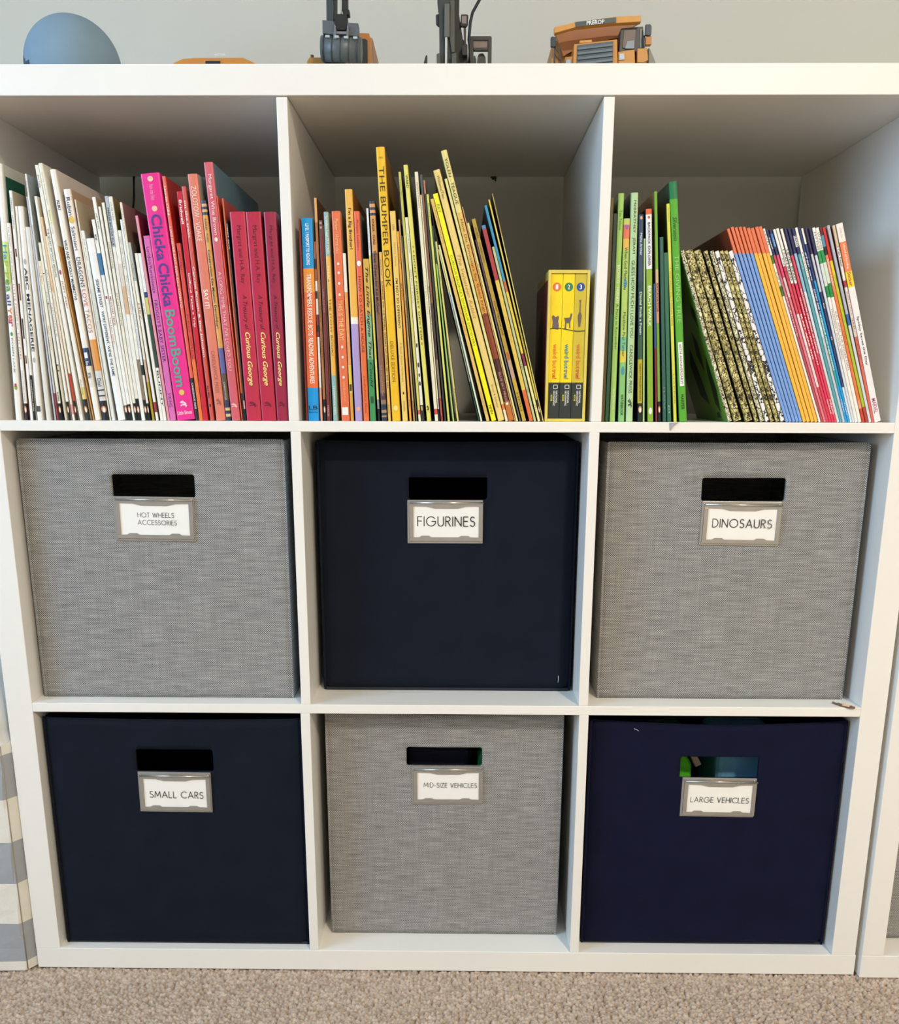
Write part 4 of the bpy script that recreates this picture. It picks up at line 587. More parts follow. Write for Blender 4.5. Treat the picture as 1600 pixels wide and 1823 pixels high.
def make_bin(x0, x1, z0, h, yf, depth, m, label, hole, holder, card, lines, dip=0.0, lean=0.0, rnd=2.0, rot=0.0, pucker=0.0):
    """x0..x1, z0: footprint; hole (x0,x1,z0,z1) etc. in room millimetres, stored relative to the bin's base"""
    cx = (x0+x1)/2; root = empty('fabric_bin', label, 'storage bin', (cx, yf, z0), (0, 0, 0), 'fabric bins in the cube shelf')
    X0, X1 = x0-cx, x1-cx; th = 3.2
    hx0, hx1, hz0, hz1 = hole[0]-cx, hole[1]-cx, hole[2]-z0, hole[3]-z0
    # front panel with the handle opening (grid with the cells of the opening removed)
    xs = sorted(set(list(np.round(np.linspace(X0, X1, 31), 2))+[hx0, hx1, hx0+2.2, hx1-2.2])); zs = sorted(set(list(np.round(np.linspace(0, h, 31), 2))+[hz0, hz1, hz0+2.2, hz1-2.2]))
    W_ = X1-X0
    def fy(x, z):
        u = (x-X0)/W_; v = z/h
        b = -1.6*math.sin(math.pi*u)*math.sin(math.pi*min(1, v*1.02))
        if pucker:    # gathers running from the opening's upper corners
            for sx in (hx0, hx1):
                d = math.hypot((x-sx)/26, (z-hz1-8)/9); b += pucker*math.exp(-d*d*2)
        e = min(x-X0, X1-x, z+0.0)
        r = rnd
        if e < r: b += r-math.sqrt(max(0, r*r-(r-e)**2))
        return b
    def fz(x, z):
        u = (x-X0)/W_; return z-dip*max(0.0, math.sin(math.pi*u))**1.3*(z/h)**6
    V = []; idx = {}
    def vid(i, j, back):
        k = (i, j, back)
        if k not in idx:
            x, z = xs[i], zs[j]; idx[k] = len(V)
            xx, zz = x, z
            cr = 2.2   # rounded corners of the opening
            V.append((xx, fy(x, z)+(th if back else 0), fz(x, z)))
        return idx[k]
    F = []; inh = lambda i, j: hx0-.01 <= xs[i] and xs[i+1] <= hx1+.01 and hz0-.01 <= zs[j] and zs[j+1] <= hz1+.01
    ia, ib = min(i for i in range(len(xs)) if xs[i] >= hx0-.01), max(i for i in range(len(xs)-1) if xs[i+1] <= hx1+.01)
    ja, jb = min(j for j in range(len(zs)) if zs[j] >= hz0-.01), max(j for j in range(len(zs)-1) if zs[j+1] <= hz1+.01)
    def cornercell(i, j): return (i, j) in ((ia, ja), (ia, jb), (ib, ja), (ib, jb))
    for i in range(len(xs)-1):
        for j in range(len(zs)-1):
            q = [(i, j), (i+1, j), (i+1, j+1), (i, j+1)]
            if inh(i, j):
                if cornercell(i, j):
                    k = {(ia, ja): (0, 1, 3), (ib, ja): (1, 2, 0), (ib, jb): (2, 3, 1), (ia, jb): (3, 0, 2)}[(i, j)]
                    t = [q[a] for a in k]
                    F.append(tuple(vid(*a, 0) for a in t)); F.append(tuple(vid(*a, 1) for a in t)[::-1])
                    F.append((vid(*t[1], 0), vid(*t[1], 1), vid(*t[2], 1), vid(*t[2], 0)))
                continue
            F.append(tuple(vid(*a, 0) for a in q)); F.append(tuple(vid(*a, 1) for a in q)[::-1])
            for (di, dj, a, b) in ((-1, 0, 3, 0), (1, 0, 1, 2), (0, -1, 0, 1), (0, 1, 2, 3)):
                ni, nj = i+di, j+dj
                out = ni < 0 or nj < 0 or ni >= len(xs)-1 or nj >= len(zs)-1
                if out or (inh(ni, nj) and not cornercell(ni, nj)):
                    F.append((vid(*q[b], 0), vid(*q[a], 0), vid(*q[a], 1), vid(*q[b], 1)))
    fp = link(pym('front_panel', V, F, smooth=False), 'front_panel', m, root)
    for p in fp.data.polygons: p.use_smooth = abs(p.normal.y) > 0.8
    box('side_panel', X0, X0+th, rnd*.6, depth-th, 0.3, h-.5, m, root, .8); box('side_panel', X1-th, X1, rnd*.6, depth-th, 0.3, h-.5, m, root, .8)
    box('back_panel', X0, X1, depth-th, depth, .3, h-.5, m, root, .8)
    box('base_panel', X0+th, X1-th, th+1.5, depth-th, .2, 4, mat('20242c', .8), root)
    # seam piping along the top rim and side edges
    tube('piping', [(x, fy(x, h)+th/2, fz(x, h)+.4) for x in np.linspace(X0+.8, X1-.8, 25)], 1.1, m, root, 6)
    for s in (X0+.4, X1-.4): tube('piping', [(s, rnd*.8, z) for z in np.linspace(3, h-.5, 3)], .9, m, root, 6)
    # metal label holder
    a0, a1, c0, c1 = holder[0]-cx, holder[1]-cx, holder[2]-z0, holder[3]-z0
    b0, b1, d0, d1 = card[0]-cx, card[1]-cx, card[2]-z0, card[3]-z0
    yh = -3.4
    E = empty('label_holder', '', '', (0, 0, 0)); del E['label']; del E['category']; E.parent = root
    if rot: 
        mx, mz = (a0+a1)/2, (c0+c1)/2
        E.location = (mx*MM, 0, mz*MM); E.rotation_euler = (0, rot, 0)
        a0 -= mx; a1 -= mx; b0 -= mx; b1 -= mx; c0 -= mz; c1 -= mz; d0 -= mz; d1 -= mz
    box('back_plate', a0, a1, yh+.6, yh+2.6, c0, c1, METAL, E, .5)
    # stepped frame with notched tabs holding the card
    for pts in ([(b0-5, d1), (b0-5, d1+4.4), (b1+5, d1+4.4), (b1+5, d1), (b1-16, d1), (b1-26, d1-2.8), (b0+26, d1-2.8), (b0+16, d1)],
                [(b0-5, d0-4.4), (b0-5, d0), (b0+7, d0), (b0+10, d0+2.2), (b0+19, d0+2.2), (b0+22, d0), (b1-25, d0), (b1-22, d0+2.2), (b1-13, d0+2.2), (b1-10, d0), (b1+5, d0), (b1+5, d0-4.4)]):
        prism('frame_rail', pts, yh-1.0, yh+.2, METAL, E, .25)
    box('frame_rail', b0-5, b0, yh-1, yh+.2, d0, d1, METAL, E, .25); box('frame_rail', b1, b1+5, yh-1, yh+.2, d0, d1, METAL, E, .25)
    cyl('frame_lip', (b0-4, yh-1.2, d1+4.2), (b1+5.5, yh-1.2, d1+4.2), 1.25, RIVET, E, 12)
    for rx in (a0+3, a1-3):
        for rz in (c0+3, c1-3):
            cyl('rivet', (rx, yh+.6, rz), (rx, yh-.5, rz), 1.5, RIVET, E, 12, r1=1.0)
    cd = box('card', b0-2, b1+2, yh+.25, yh+.55, d0-2, d1+2, CARD, E)
    V = []; F = []
    for (s, lx, lz, width) in lines:
        v, f, wd = stroke_text(s); sc = width/wd; k = len(V)
        V += [(b0+lx+x*sc, yh+.12-.004*n_, d0+lz+z*sc*1.0) for n_, (x, z) in enumerate(v)]; F += [tuple(i+k for i in q) for q in f]
    link(pym('lettering', V, F), 'lettering', INK, E)
    return root
B1 = make_bin(-508.5, -190.8, Z[3], 321, 23, 330, WEAVE, 'grey woven fabric bin, left of the middle row, two-line label card', (-398.6, -299.2, 629.6, 657.4), (-398.6, -301.4, 577.2, 631), (-390.8, -307.6, 584.8, 623.2), [('HOT WHEELS', 21, 21.5, 44), ('ACCESSORIES', 21, 12.6, 47.5)], rot=0.010, rnd=1.2)
B2 = make_bin(-157.5, 162.6, Z[3], 318.4, 53, 300, NAVY, 'dark navy fabric bin in the centre cubby, label card FIGURINES', (-44.9, 51.2, 625.4, 652.8), (-46.7, 46.3, 571, 624.6), (-39.2, 41.3, 578.6, 617.3), [('FIGURINES', 5.2, 14.2, 70.5)], dip=1.5, rnd=9, pucker=3)
B3 = make_bin(193, 503.2, Z[3], 319, 30.4, 330, WEAVE, 'grey woven fabric bin, right of the middle row, label card DINOSAURS', (307, 407, 627.3, 655.2), (308.2, 403.4, 573.4, 627), (315.9, 398.6, 580.5, 618.7), [('DINOSAURS', 6.5, 15.3, 70.5)], dip=1.0, rot=0.012, rnd=1.2)
B4 = make_bin(-509.5, -181, Z[1], 322.5, 9, 340, NAVY, 'dark navy fabric bin, left of the bottom row, label card SMALL CARS', (-393, -294.6, 282.6, 313), (-392.2, -298.8, 226.6, 281.7), (-385.2, -305.1, 233.8, 273), [('SMALL CARS', 7, 13, 69)], dip=2.0, rot=0.008, rnd=6)
B5 = make_bin(-155, 153.5, Z[1], 322, 40, 320, WEAVE, 'grey woven fabric bin, bottom row centre, label card MID-SIZE VEHICLES', (-50, 48.7, 279.8, 306.8), (-43.7, 49.8, 225.1, 278.9), (-35.8, 44.7, 232.4, 270.8), [('MID-SIZE VEHICLES', 8.5, 17.6, 69.5)], dip=5.0, rot=-0.004, rnd=1.2)
B6 = make_bin(184.8, 510.5, Z[1], 320.5, 18.5, 335, NAVYB, 'dark navy fabric bin, bottom row right, label card LARGE VEHICLES', (301.5, 400.9, 275.4, 305.5), (304.8, 399.6, 220.8, 274.8), (312.6, 395, 227.5, 266), [('LARGE VEHICLES', 4.6, 13.8, 74)], dip=6.0, rot=0.010, rnd=6)
B7 = make_bin(586, 900, 33.2, 318, 34, 320, WEAVE, 'grey woven fabric bin in the neighbouring shelf at the right edge', (690, 790, 275, 305), (690, 790, 220, 274), (700, 782, 228, 266), [], rnd=1.2)
B7['group'] = 'fabric bins in the cube shelf'
# lint threads caught on the navy bins
def thread(name, pts, r, parent, y=-1.0):
    return tube(name, [(x, y-.3*math.sin(i), z) for i, (x, z) in enumerate(pts)], r, mat('c8ccd0', .9, noise=0), parent, 4)
thread('lint_thread', [(143, 14), (143.4, 19), (143, 23)], .35, B2, -1.5)
thread('lint_thread', [(-151, 308), (-146, 306), (-143, 308.6), (-139, 306.5), (-133, 308)], .4, B4, 1.6)
thread('lint_thread', [(-108, 311), (-104, 309.5), (-102, 308)], .4, B6, -1.4)

# toys seen through the handle openings
def toy_blob(name, label, loc, size, hexc, hexd, rotz):
    r = empty(name, label, 'toy', loc, (0, 0, rotz))
    sx, sy, sz = size
    box('body', -sx/2, sx/2, -sy/2, sy/2, sz*.18, sz*.62, mat(hexc, .3), r, sz*.06)
    prism('cabin', [(-sx*.3, sz*.6), (-sx*.2, sz), (sx*.2, sz), (sx*.34, sz*.6)], -sy*.4, sy*.4, mat(hexc, .3), r, 1.5)
    prism('window', [(-sx*.2, sz*.66), (-sx*.14, sz*.92), (sx*.14, sz*.92), (sx*.22, sz*.66)], -sy*.4-1, -sy*.4+.4, mat(hexd, .1), r)
    for x in (-sx*.3, sx*.3):
        for y in (-sy/2, sy/2-4): cyl('wheel', (x, y-2, sz*.18), (x, y+6, sz*.18), sz*.18, mat('18191b', .7), r, 20)
    return r
def crate_fill(name, label, x0, x1, y0, y1, z0, z1, hexc):
    return tag(box(name, x0, x1, y0, y1, z0, z1, mat(hexc, .4), None, 6, 3), label, 'toy')
g1 = empty('toy_truck', 'bright green toy truck inside the navy bin, left in its handle opening', 'toy', (315, 92, Z[1]+4.2), (0, 0, .12))
box('body', -34, 26, -30, 40, 30, 190, mat('3f9a2a', .3), g1, 6, 3); prism('hood', [(-34, 188), (-34, 256), (4, 250), (12, 238), (13, 188)], -26, 30, mat('5cc832', .3), g1, 3); prism('rear_hood', [(-34, 240), (-34, 282), (6, 284), (14, 240)], 0, 30, mat('1e5a24', .4), g1, 2)
prism('panel', [(14, 236), (-8, 280), (-1, 282), (22, 240)], -34, -30, mat('9c8c80', .4), g1, 1)
for x in (-22, 22): cyl('wheel', (x, -36, 18), (x, 44, 18), 18, mat('17181a', .7), g1, 20)
g2 = empty('toy_van', 'blue toy van inside the navy bin, right in its handle opening', 'toy', (386, 98, Z[1]+4.2), (0, 0, 0))
box('body', -24, 62, -30, 60, 24, 274, mat('6aa6c8', .3), g2, 9, 3)
cyl('porthole', (-10, -30.8, 256), (-10, -29.6, 256), 6.5, mat('101820', .2), g2, 24)
prism('hatch', [(12, 272), (44, 274), (40, 264), (36, 260), (22, 258), (16, 264)], -31.2, -29.8, mat('0e1620', .2), g2)
for x in (-14, 40): cyl('wheel', (x, -34, 16), (x, 64, 16), 15.8, mat('17181a', .7), g2, 20)
g3 = empty('toy_car', 'dark blue toy car inside the bottom grey bin', 'toy', (-4, 120, Z[1]+4.2), (0, 0, 0))
box('body', -50, 40, -30, 60, 24, 250, mat('0a0f2c', .85), g3, 10, 3)
prism('roof', [(-44, 248), (-24, 264), (14, 262), (34, 248)], 0, 50, mat('0c1440', .6), g3, 4)
for x in (-36, 26): cyl('wheel', (x, -34, 16), (x, 64, 16), 15.8, mat('121314', .7), g3, 20)
g4 = empty('toy_tractor', 'green toy tractor inside the bottom grey bin, at its handle opening', 'toy', (76, 88, Z[1]+4.2), (0, 0, 0))
prism('body', [(-34, 30), (-32, 240), (-20, 276), (6, 278), (34, 240), (34, 30)], -20, 50, mat('1c6a30', .35), g4, 4)
for x in (-18, 20): cyl('wheel', (x, -26, 16), (x, 54, 16), 15.8, mat('121314', .7), g4, 20)

# ------------------------------------------------------------------ books
SPINE_TEXT_COLORS = {}
def build_book(rec, group, depth=None):
    x, phi, t, h, kind, zones, side, texts, marks, label = rec
    z = Z[5]+.05
    if phi > 0: z += t*math.sin(phi)
    yf = 9.0 if kind != 'g' else 10.0
    root = empty('book', label, 'book', (x, yf, z), (0, phi, 0), group)
    hard = kind in 'hg' and t > 3
    d = depth or min(340, h*(0.84 if kind == 'h' else 0.74))
    c = min(1.9 if hard else .45, t*.2); r = min(1.8, t*.28) if hard else min(.6, t*.2)
    bul = min(.7, t*.05) if hard and kind == 'h' else 0.0
    outer = [(0, d), (0, r+1), (r*.25, r*.3), (r, 0), (t/2, -bul), (t-r, 0), (t-r*.25, r*.3), (t, r+1), (t, d)]
    inner = [(c, d), (c, r+1), (c, c+.1), (min(r+.1, t/2-.05) if r > c else c+.01, c), (t/2, c), (max(t-r-.1, t/2+.05) if r > c else t-c-.01, c), (t-c, c+.1), (t-c, r+1), (t-c, d)]
    n = len(outer)
    zl = [h]+[q[1] for q in zones[:-1]]+[0]            # levels from the top down
    for i in range(1, len(zl)): zl[i] = min(zl[i], zl[i-1]-.2) if i < len(zl)-1 else 0
    soft = FOILS
    ms = [mat(side, .34, noise=.08, nscale=18)]+[FOILS[q[0]] if q[0] in FOILS else mat(q[0], .36, noise=.03, nscale=90) for q in zones]
    V = []; F = []; MI = []
    for zz in zl:
        # worn, slightly pinched head and tail of hardbacks
        V += [(a, b, zz) for a, b in outer]+[(a, b, zz) for a, b in inner]
    m2 = 2*n
    for k in range(len(zl)-1):
        a0, b0 = k*m2, (k+1)*m2
        for i in range(n-1):
            F.append((a0+i, b0+i, b0+i+1, a0+i+1)); MI.append(k+1 if 1 <= i <= n-3 else 0)
            F.append((a0+n+i, a0+n+i+1, b0+n+i+1, b0+n+i)); MI.append(0)
        for i, s in ((0, 1), (n-1, -1)):
            q = (a0+i, a0+n+i, b0+n+i, b0+i); F.append(q if s > 0 else q[::-1]); MI.append(0)
    for k, s in ((0, 1), (len(zl)-1, -1)):
        a0 = k*m2
        for i in range(n-1):
            q = (a0+i, a0+i+1, a0+n+i+1, a0+n+i); F.append(q if s > 0 else q[::-1]); MI.append((1 if k == 0 else len(zones)) if 1 <= i <= n-3 else 0)
    me = pym('cover', V, F, MI); link(me, 'cover', ms, root)
    ins = 3.0 if hard else .25
    if t-2*c > .25:
        box('page_block', c+.02, t-c-.02, c+.3, d-(4 if hard else .4), ins, h-ins, PAGES, root)
    yt = -bul-.12
    for q_, (sh, zc, cc, rw, hz) in enumerate(marks):
        wv = rw*t; hz = max(hz, .8); yo = yt-.03*(q_+1)
        if sh == 'oval':
            V = [(t/2+wv/2*math.cos(2*math.pi*j/16), yo, zc+hz/2*math.sin(2*math.pi*j/16)) for j in range(16)]; F = [tuple(range(16))]
        elif sh == 'logo':      # small emblem: a leaning sail over a curved hull
            P = [[(-.1, .5), (.5, -.05), (.05, 0)], [(-.5, .25), (-.12, .42), (0, .02), (-.3, .1)], [(-.45, -.12), (.3, .0), (.5, -.3), (.2, -.5), (.25, -.25), (-.2, -.2), (-.4, -.35)]]
            V = []; F = []
            for pl in P: k_ = len(V); V += [(t/2+a_*wv, yo, zc+b_*hz) for a_, b_ in pl]; F.append(tuple(range(k_, k_+len(pl))))
        else:
            V = [(t/2-wv/2, yo, zc-hz/2), (t/2+wv/2, yo, zc-hz/2), (t/2+wv/2, yo, zc+hz/2), (t/2-wv/2, yo, zc+hz/2)]; F = [(0, 1, 2, 3)]
        link(pym('spine_mark', V, F), 'spine_mark', mat(cc, .5, noise=0), root)
    if marks: yt -= .03*len(marks)+.05
    for za, zb, s, cc, frac, fl in texts:
        a, f, wh = text_geo(s, 'b' in fl, 'i' in fl)
        if '*' in fl:
            w_ = .8*t; hh = abs(za-zb)
            V = [(t/2-w_/2+p[0]*w_, yt, min(za, zb)+p[1]*hh) for p in a]
        else:
            L_ = za-zb; hh = frac*t
            V = [(t/2-hh/2+p[1]*hh, yt, za-p[0]*L_) for p in a]
        link(pym('lettering', V, f), 'lettering', mat(cc, .5, noise=0), root)
    return root
def cover_print(root, side_x, pts, hexc):
    """flat printed patch on a cover; pts in (depth, height)"""
    s = -1 if side_x <= 0 else 1
    o = link(pym('cover_print', [(side_x+s*.12, a, b) for a, b in pts], [tuple(range(len(pts)))]), 'cover_print', mat(hexc, .4), root); return o
LB = [build_book(rec, "children's books in the top left cubby") for rec in BOOKS_LEFT]
for rec in BOOKS_MIDDLE: build_book(rec, "children's books in the top middle cubby")
RB = [build_book(rec, "children's books in the top right cubby") for rec in BOOKS_RIGHT]
hh = BOOKS_LEFT[0][3]; tt = BOOKS_LEFT[0][2]
for a0, a1, b0, b1 in ((6, 52, 175, 262), (112, 150, 226, 262)): cover_print(LB[0], tt, [(a0, b0), (a1, b0), (a1, b1), (a0, b1)], '1c5a48')
hh = BOOKS_RIGHT[14][3]
for pts in ([(20, 10), (34, 22), (30, 60), (18, 80), (12, 40)], [(40, 60), (56, 80), (50, 110), (36, 96)], [(14, 110), (28, 128), (20, 140), (10, 130)], [(60, 20), (90, 30), (100, 70), (80, 90), (66, 56)]): cover_print(RB[14], 0, pts, '1e2e1a')
cover_print(RB[14], 0, [(24, 4), (40, 4), (40, 10), (26, 12)], '2c3c20')

# boxed set of three small books
YL = mat('ecd040', .35); GO = mat('e2cc60', .35); RD = mat('7c1c2c', .35)
bs = empty('slipcase', 'yellow slipcase with red side holding three numbered yellow books', 'book case', (115.2, 9, Z[5]+.05))
w, h = 46.4, 165
for nm, a in (('side_wall', (0, 3.2, 0, 150, 0, h)), ('side_wall', (w-3.2, w, 0, 150, 0, h)), ('top_wall', (3.2, w-3.2, 0, 150, h-3.6, h)), ('bottom_wall', (3.2, w-3.2, 0, 150, 0, 3.4)), ('back_wall', (3.2, w-3.2, 147, 150, 3.4, h-3.6))):
    box(nm, *a, GO, bs, .4)
box('side_print', -.5, 0, 6, 150, 1, h-10, RD, bs)
prism_pts = [(0, 0)]
tb = bmesh.new(); bmesh.ops.create_uvsphere(tb, u_segments=24, v_segments=12, radius=1.0)
for v in tb.verts: v.co = Vector(((-.6+v.co.x*.25)*MM, (80+v.co.y*34)*MM, (76+v.co.z*52)*MM))
bm_finish(tb, 'side_emblem', mat('2c1418', .35), bs)
cw = (w-6.4)/3
for i in range(3):
    hx = ['e8722c', '2c7c4c', '1c4c9c'][i]
    bb = empty('small_book', ['small yellow boxed book with orange disc numbered 1', 'small yellow boxed book with green disc numbered 2', 'small yellow boxed book with blue disc numbered 3'][i], 'book', (115.2+3.3+i*cw, 11, Z[5]+3.6), (0, 0, 0), 'numbered books in the slipcase')
    t = cw-.25; hh = 157.6
    m_ = [mat('fbdc14', .35), mat('fbdc14', .35), mat('d4bc34', .35)][i]
    box('cover', 0, t, 0, 140, 40, hh, m_, bb, .5); box('cover_foot', 0, t, 0, 140, 0, 40, mat('26302c', .4), bb, .5)
    cyl('number_disc', (t/2, -.1, hh-14), (t/2, -.35, hh-14), 4.6, mat(hx, .4, noise=0), bb, 28)
    def tx(name, s, cx_, zc, wx, hz, hexc, vert=False, y=-.5, bold=True):
        a, f, wh = text_geo(s, bold)
        if vert: V = [(cx_-hz/2+p[1]*hz, y, zc+wx/2-p[0]*wx) for p in a]
        else: V = [(cx_-wx/2+p[0]*wx, y, zc-hz/2+p[1]*hz) for p in a]
        return link(pym(name, V, f), name, mat(hexc, .5, noise=0), bb)
    tx('lettering', str(i+1), t/2, hh-14, 2.6, 5.2, 'f8f8f8')
    col_ = ['e8782c', '2c8ca0', 'd8782c'][i]
    tx('lettering', 'weird but', t/2, 69, 27, 5.0, col_, True); tx('lettering', 'true!', t/2, 49.5, 10.5, 5.0, ['d8402c', '1c6c9c', 'c8302c'][i], True)
    # white-edged grass line and a small animal silhouette
    tube('grass_line', [(x_, -.25, 98+1.6*math.sin((x_+i*cw)/w*6+.5)) for x_ in np.linspace(.4, t-.4, 9)], .55, mat('3c4c2c', .6), bb, 6)
    AN = [[(2.5, 99), (3, 106), (1.8, 112), (3.4, 113.6), (6, 111.4), (9, 113), (9.8, 111), (9, 107), (10, 102), (9.2, 98)],
          [(3, 98), (3.6, 106), (2.4, 111), (4, 110.6), (8.4, 111), (9.8, 115.6), (11.4, 115), (10.6, 110), (9.4, 106), (9.6, 99.6), (8.6, 99.6), (8, 105), (5.2, 105), (4.6, 98)],
          [(5.4, 101), (4.6, 108), (4.2, 113), (5.8, 117), (6.1, 126), (5.1, 130), (6.5, 129.4), (7.8, 130.4), (7.1, 126), (7.2, 117), (8.8, 113), (8.2, 108), (7.2, 101)]][i]
    prism('animal_print', AN, -.35, -.1, mat('6c5c5c', .5), bb)
    # publisher's open rectangle and its lines of small type
    cx_ = t*.62
    for a in ((cx_-2.6, cx_+2.6, 37, 37.7), (cx_-2.6, cx_+2.6, 33, 33.7), (cx_-2.6, cx_-1.9, 33, 37.7), (cx_+1.9, cx_+2.6, 33, 37.7)):
        box('emblem_bar', a[0], a[1], -.3, -.05, a[2], a[3], mat('f0f0ea', .5), bb)
    tx('lettering', 'NATIONAL', cx_+1.5, 24, 14, 2.0, 'f0f0ea', True, -.25); tx('lettering', 'GEOGRAPHIC', cx_-1.3, 22.5, 17, 2.0, 'f0f0ea', True, -.25); tx('lettering', 'KIDS', cx_-4.2, 23, 7, 2.0, 'e8d848', True, -.25)

# ------------------------------------------------------------------ toys on top of the shelf
ZT = Z[7]
roots = {
 't': empty('dump_truck', 'orange and black toy dump truck facing out on the shelf top', 'toy truck', (180, 200, ZT)),
 'e': empty('toy_excavator', 'toy excavator with ridged grey bucket and orange cab on the shelf top', 'toy excavator', (-115, 150, ZT)),
 'm': empty('toy_crane', 'dark grey toy digger with mirrors and silver piston beside the bucket excavator', 'toy excavator', (15, 150, ZT)),
 'r': empty('toy_loader', 'low orange toy vehicle of which only the roof shows above the shelf edge', 'toy truck', (-292, 220, ZT))}
offs = {k: [c/MM for c in o.location] for k, o in roots.items()}
for toy, part, hexc, y, dy, pts in TOY_PARTS:
    ox, oy, oz = offs[toy]
    q = [(a-ox, max(b-oz, 2.5)) for a, b in pts]
    gloss = .3 if part in ('piston_rod', 'windscreen', 'headlight', 'mirror_glass') else .42
    prism(part, q, y-oy, y+dy-oy, mat(hexc, gloss, metal=.6 if part == 'piston_rod' else 0, noise=.05, nscale=40), roots[toy], .5 if dy > 3 else 0)
def at(toy, x, y, z): ox, oy, oz = offs[toy]; return (x-ox, y-oy, z-oz)
TYRE = mat('1b1c1d', .8, bump=.3)
def rbox(toy, name, x0, x1, y0, y1, z0, z1, hexc, bev=1.5):
    a = at(toy, x0, y0, z0); b = at(toy, x1, y1, z1)
    return box(name, a[0], b[0], a[1], b[1], a[2], b[2], mat(hexc, .42), roots[toy], bev)
# dump truck: chassis, bed and wheels behind the visible nose
rbox('t', 'chassis', 145, 225, 150, 330, ZT+12, ZT+30, '3a3a38')
rbox('t', 'dump_body', 128, 240, 182, 340, ZT+34, ZT+82, 'b87830', 3)
for x0, x1 in ((128, 150), (220, 242)):
    for y in (185, 300): cyl('wheel', at('t', x0, y, ZT+20), at('t', x1, y, ZT+20), 20, TYRE, roots['t'], 28, bev=2)
a, f, wh = text_geo('PREROP', True)
P0 = (153.6, 1177.0); # lettering on the name plate, following its slope
V = []
for p in a:
    X_ = 163.3+p[0]*20.7; V.append(at('t', X_, 138.85, 1170.75+p[0]*1.5+p[1]*4.4))
link(pym('lettering', V, f), 'lettering', mat('f2f2ee', .5, noise=0), roots['t'])
# excavator: bucket drum with ridges, tracks, body
cyl('bucket_drum', at('e', -145.0, 113, 1138.5), at('e', -98.5, 113, 1136.5), 13.2, mat('5a6264', .38, noise=.08, nscale=60), roots['e'], 40, bev=.6)
for k in range(5):
    x = -142.5+k*9.9; cyl('bucket_rib', at('e', x, 113, 1138.4-k*.45), at('e', x+1.3, 113, 1138.3-k*.45), 13.8, mat('3c4244', .4), roots['e'], 40)
for k in range(4):
    x = -138.6+k*10.6; rbox('e', 'bucket_tooth', x, x+5, 99.5, 103.5, 1145.5-k*.5, 1148-k*.5, 'b4baba', .4)
rbox('e', 'track', -172, -150, 140, 300, ZT, ZT+34, '2a2a28', 6); rbox('e', 'track', -92, -70, 192, 300, ZT, ZT+34, '2a2a28', 6)
rbox('e', 'body', -150, -92, 190, 300, ZT+20, ZT+88, 'b87a34', 3)
# second digger: drum body, tracks, hose
rbox('m', 'track', -30, -12, 150, 290, ZT, ZT+30, '2a2a28', 6); rbox('m', 'track', 50, 68, 165, 290, ZT, ZT+30, '2a2a28', 6)
rbox('m', 'body', -12, 46, 162, 290, ZT+14, ZT+34, '33342f', 3)
tube('hose', [at('m', x, 122, z) for x, z in ((62, 1228), (50, 1212), (38, 1192), (29.5, 1178), (27, 1168), (25.5, 1150), (26, 1126))], 1.7, mat('121212', .5), roots['m'], 8)
# low loader under the roof
rbox('r', 'body', -345, -240, 180, 290, ZT+14, ZT+44, 'b87830', 4)
rbox('r', 'cab', -325, -262, 192, 240, ZT+44, ZT+64.5, '2a3034', 1)
for y in (180, 262):
    for x0, x1 in ((-352, -334), (-251, -233)): cyl('wheel', at('r', x0, y+12, ZT+19), at('r', x1, y+12, ZT+19), 19, TYRE, roots['r'], 28, bev=2)
a, f, wh = text_geo('ACTIVE', True)
link(pym('lettering', [at('r', -286.5+p[0]*13, 183.5, 1153.6+p[1]*2.3) for p in a], f), 'lettering', mat('e8e8e2', .5, noise=0), roots['r'])
# two-tone ball
bmb = bmesh.new(); bmesh.ops.create_uvsphere(bmb, u_segments=64, v_segments=40, radius=57.5*MM)
nrm = Vector((-.80, -.28, -.53)).normalized()
for fce in bmb.faces: fce.material_index = 1 if fce.calc_center_median().dot(nrm)/(57.5*MM) > .80 else 0; fce.smooth = True
me = bpy.data.meshes.new('ball'); bmb.to_mesh(me); bmb.free()
ball = link(me, 'ball', [mat('7f97a8', .75, noise=.04, nscale=30, bump=.1, bscale=600), mat('2a4258', .6)], None, (-468, 200, ZT+57.5))
tag(ball, 'round blue grey ball with a darker patch at the left end of the shelf top', 'ball')

# ------------------------------------------------------------------ small things
cb = tube('cable', [(-460, 392, 1075), (-462.3, 380, 1056), (-463.5, 378, 1030), (-470, 379, 990), (-476, 380, 940), (-478, 380, 726)], 1.5, mat('1c1c1c', .6), None, 8)
tag(cb, 'thin dark cable hanging at the back of the top left cubby', 'cable')
cl = empty('cable_clip', 'tiny black clip at the rear top edge of the middle cubby', 'clip', (66, 384, 1058))
box('clip_body', -3.6, 3.2, -4, 0, -4.2, -.1, mat('111111', .5), cl, .8); cyl('clip_pin', (1, -2, -4), (2.4, -2, -6.6), .9, mat('161616', .4), cl, 10)
box('clip_tab', -5.4, -3.4, -3, 0, -2.2, -.1, mat('111111', .5), cl, .4)
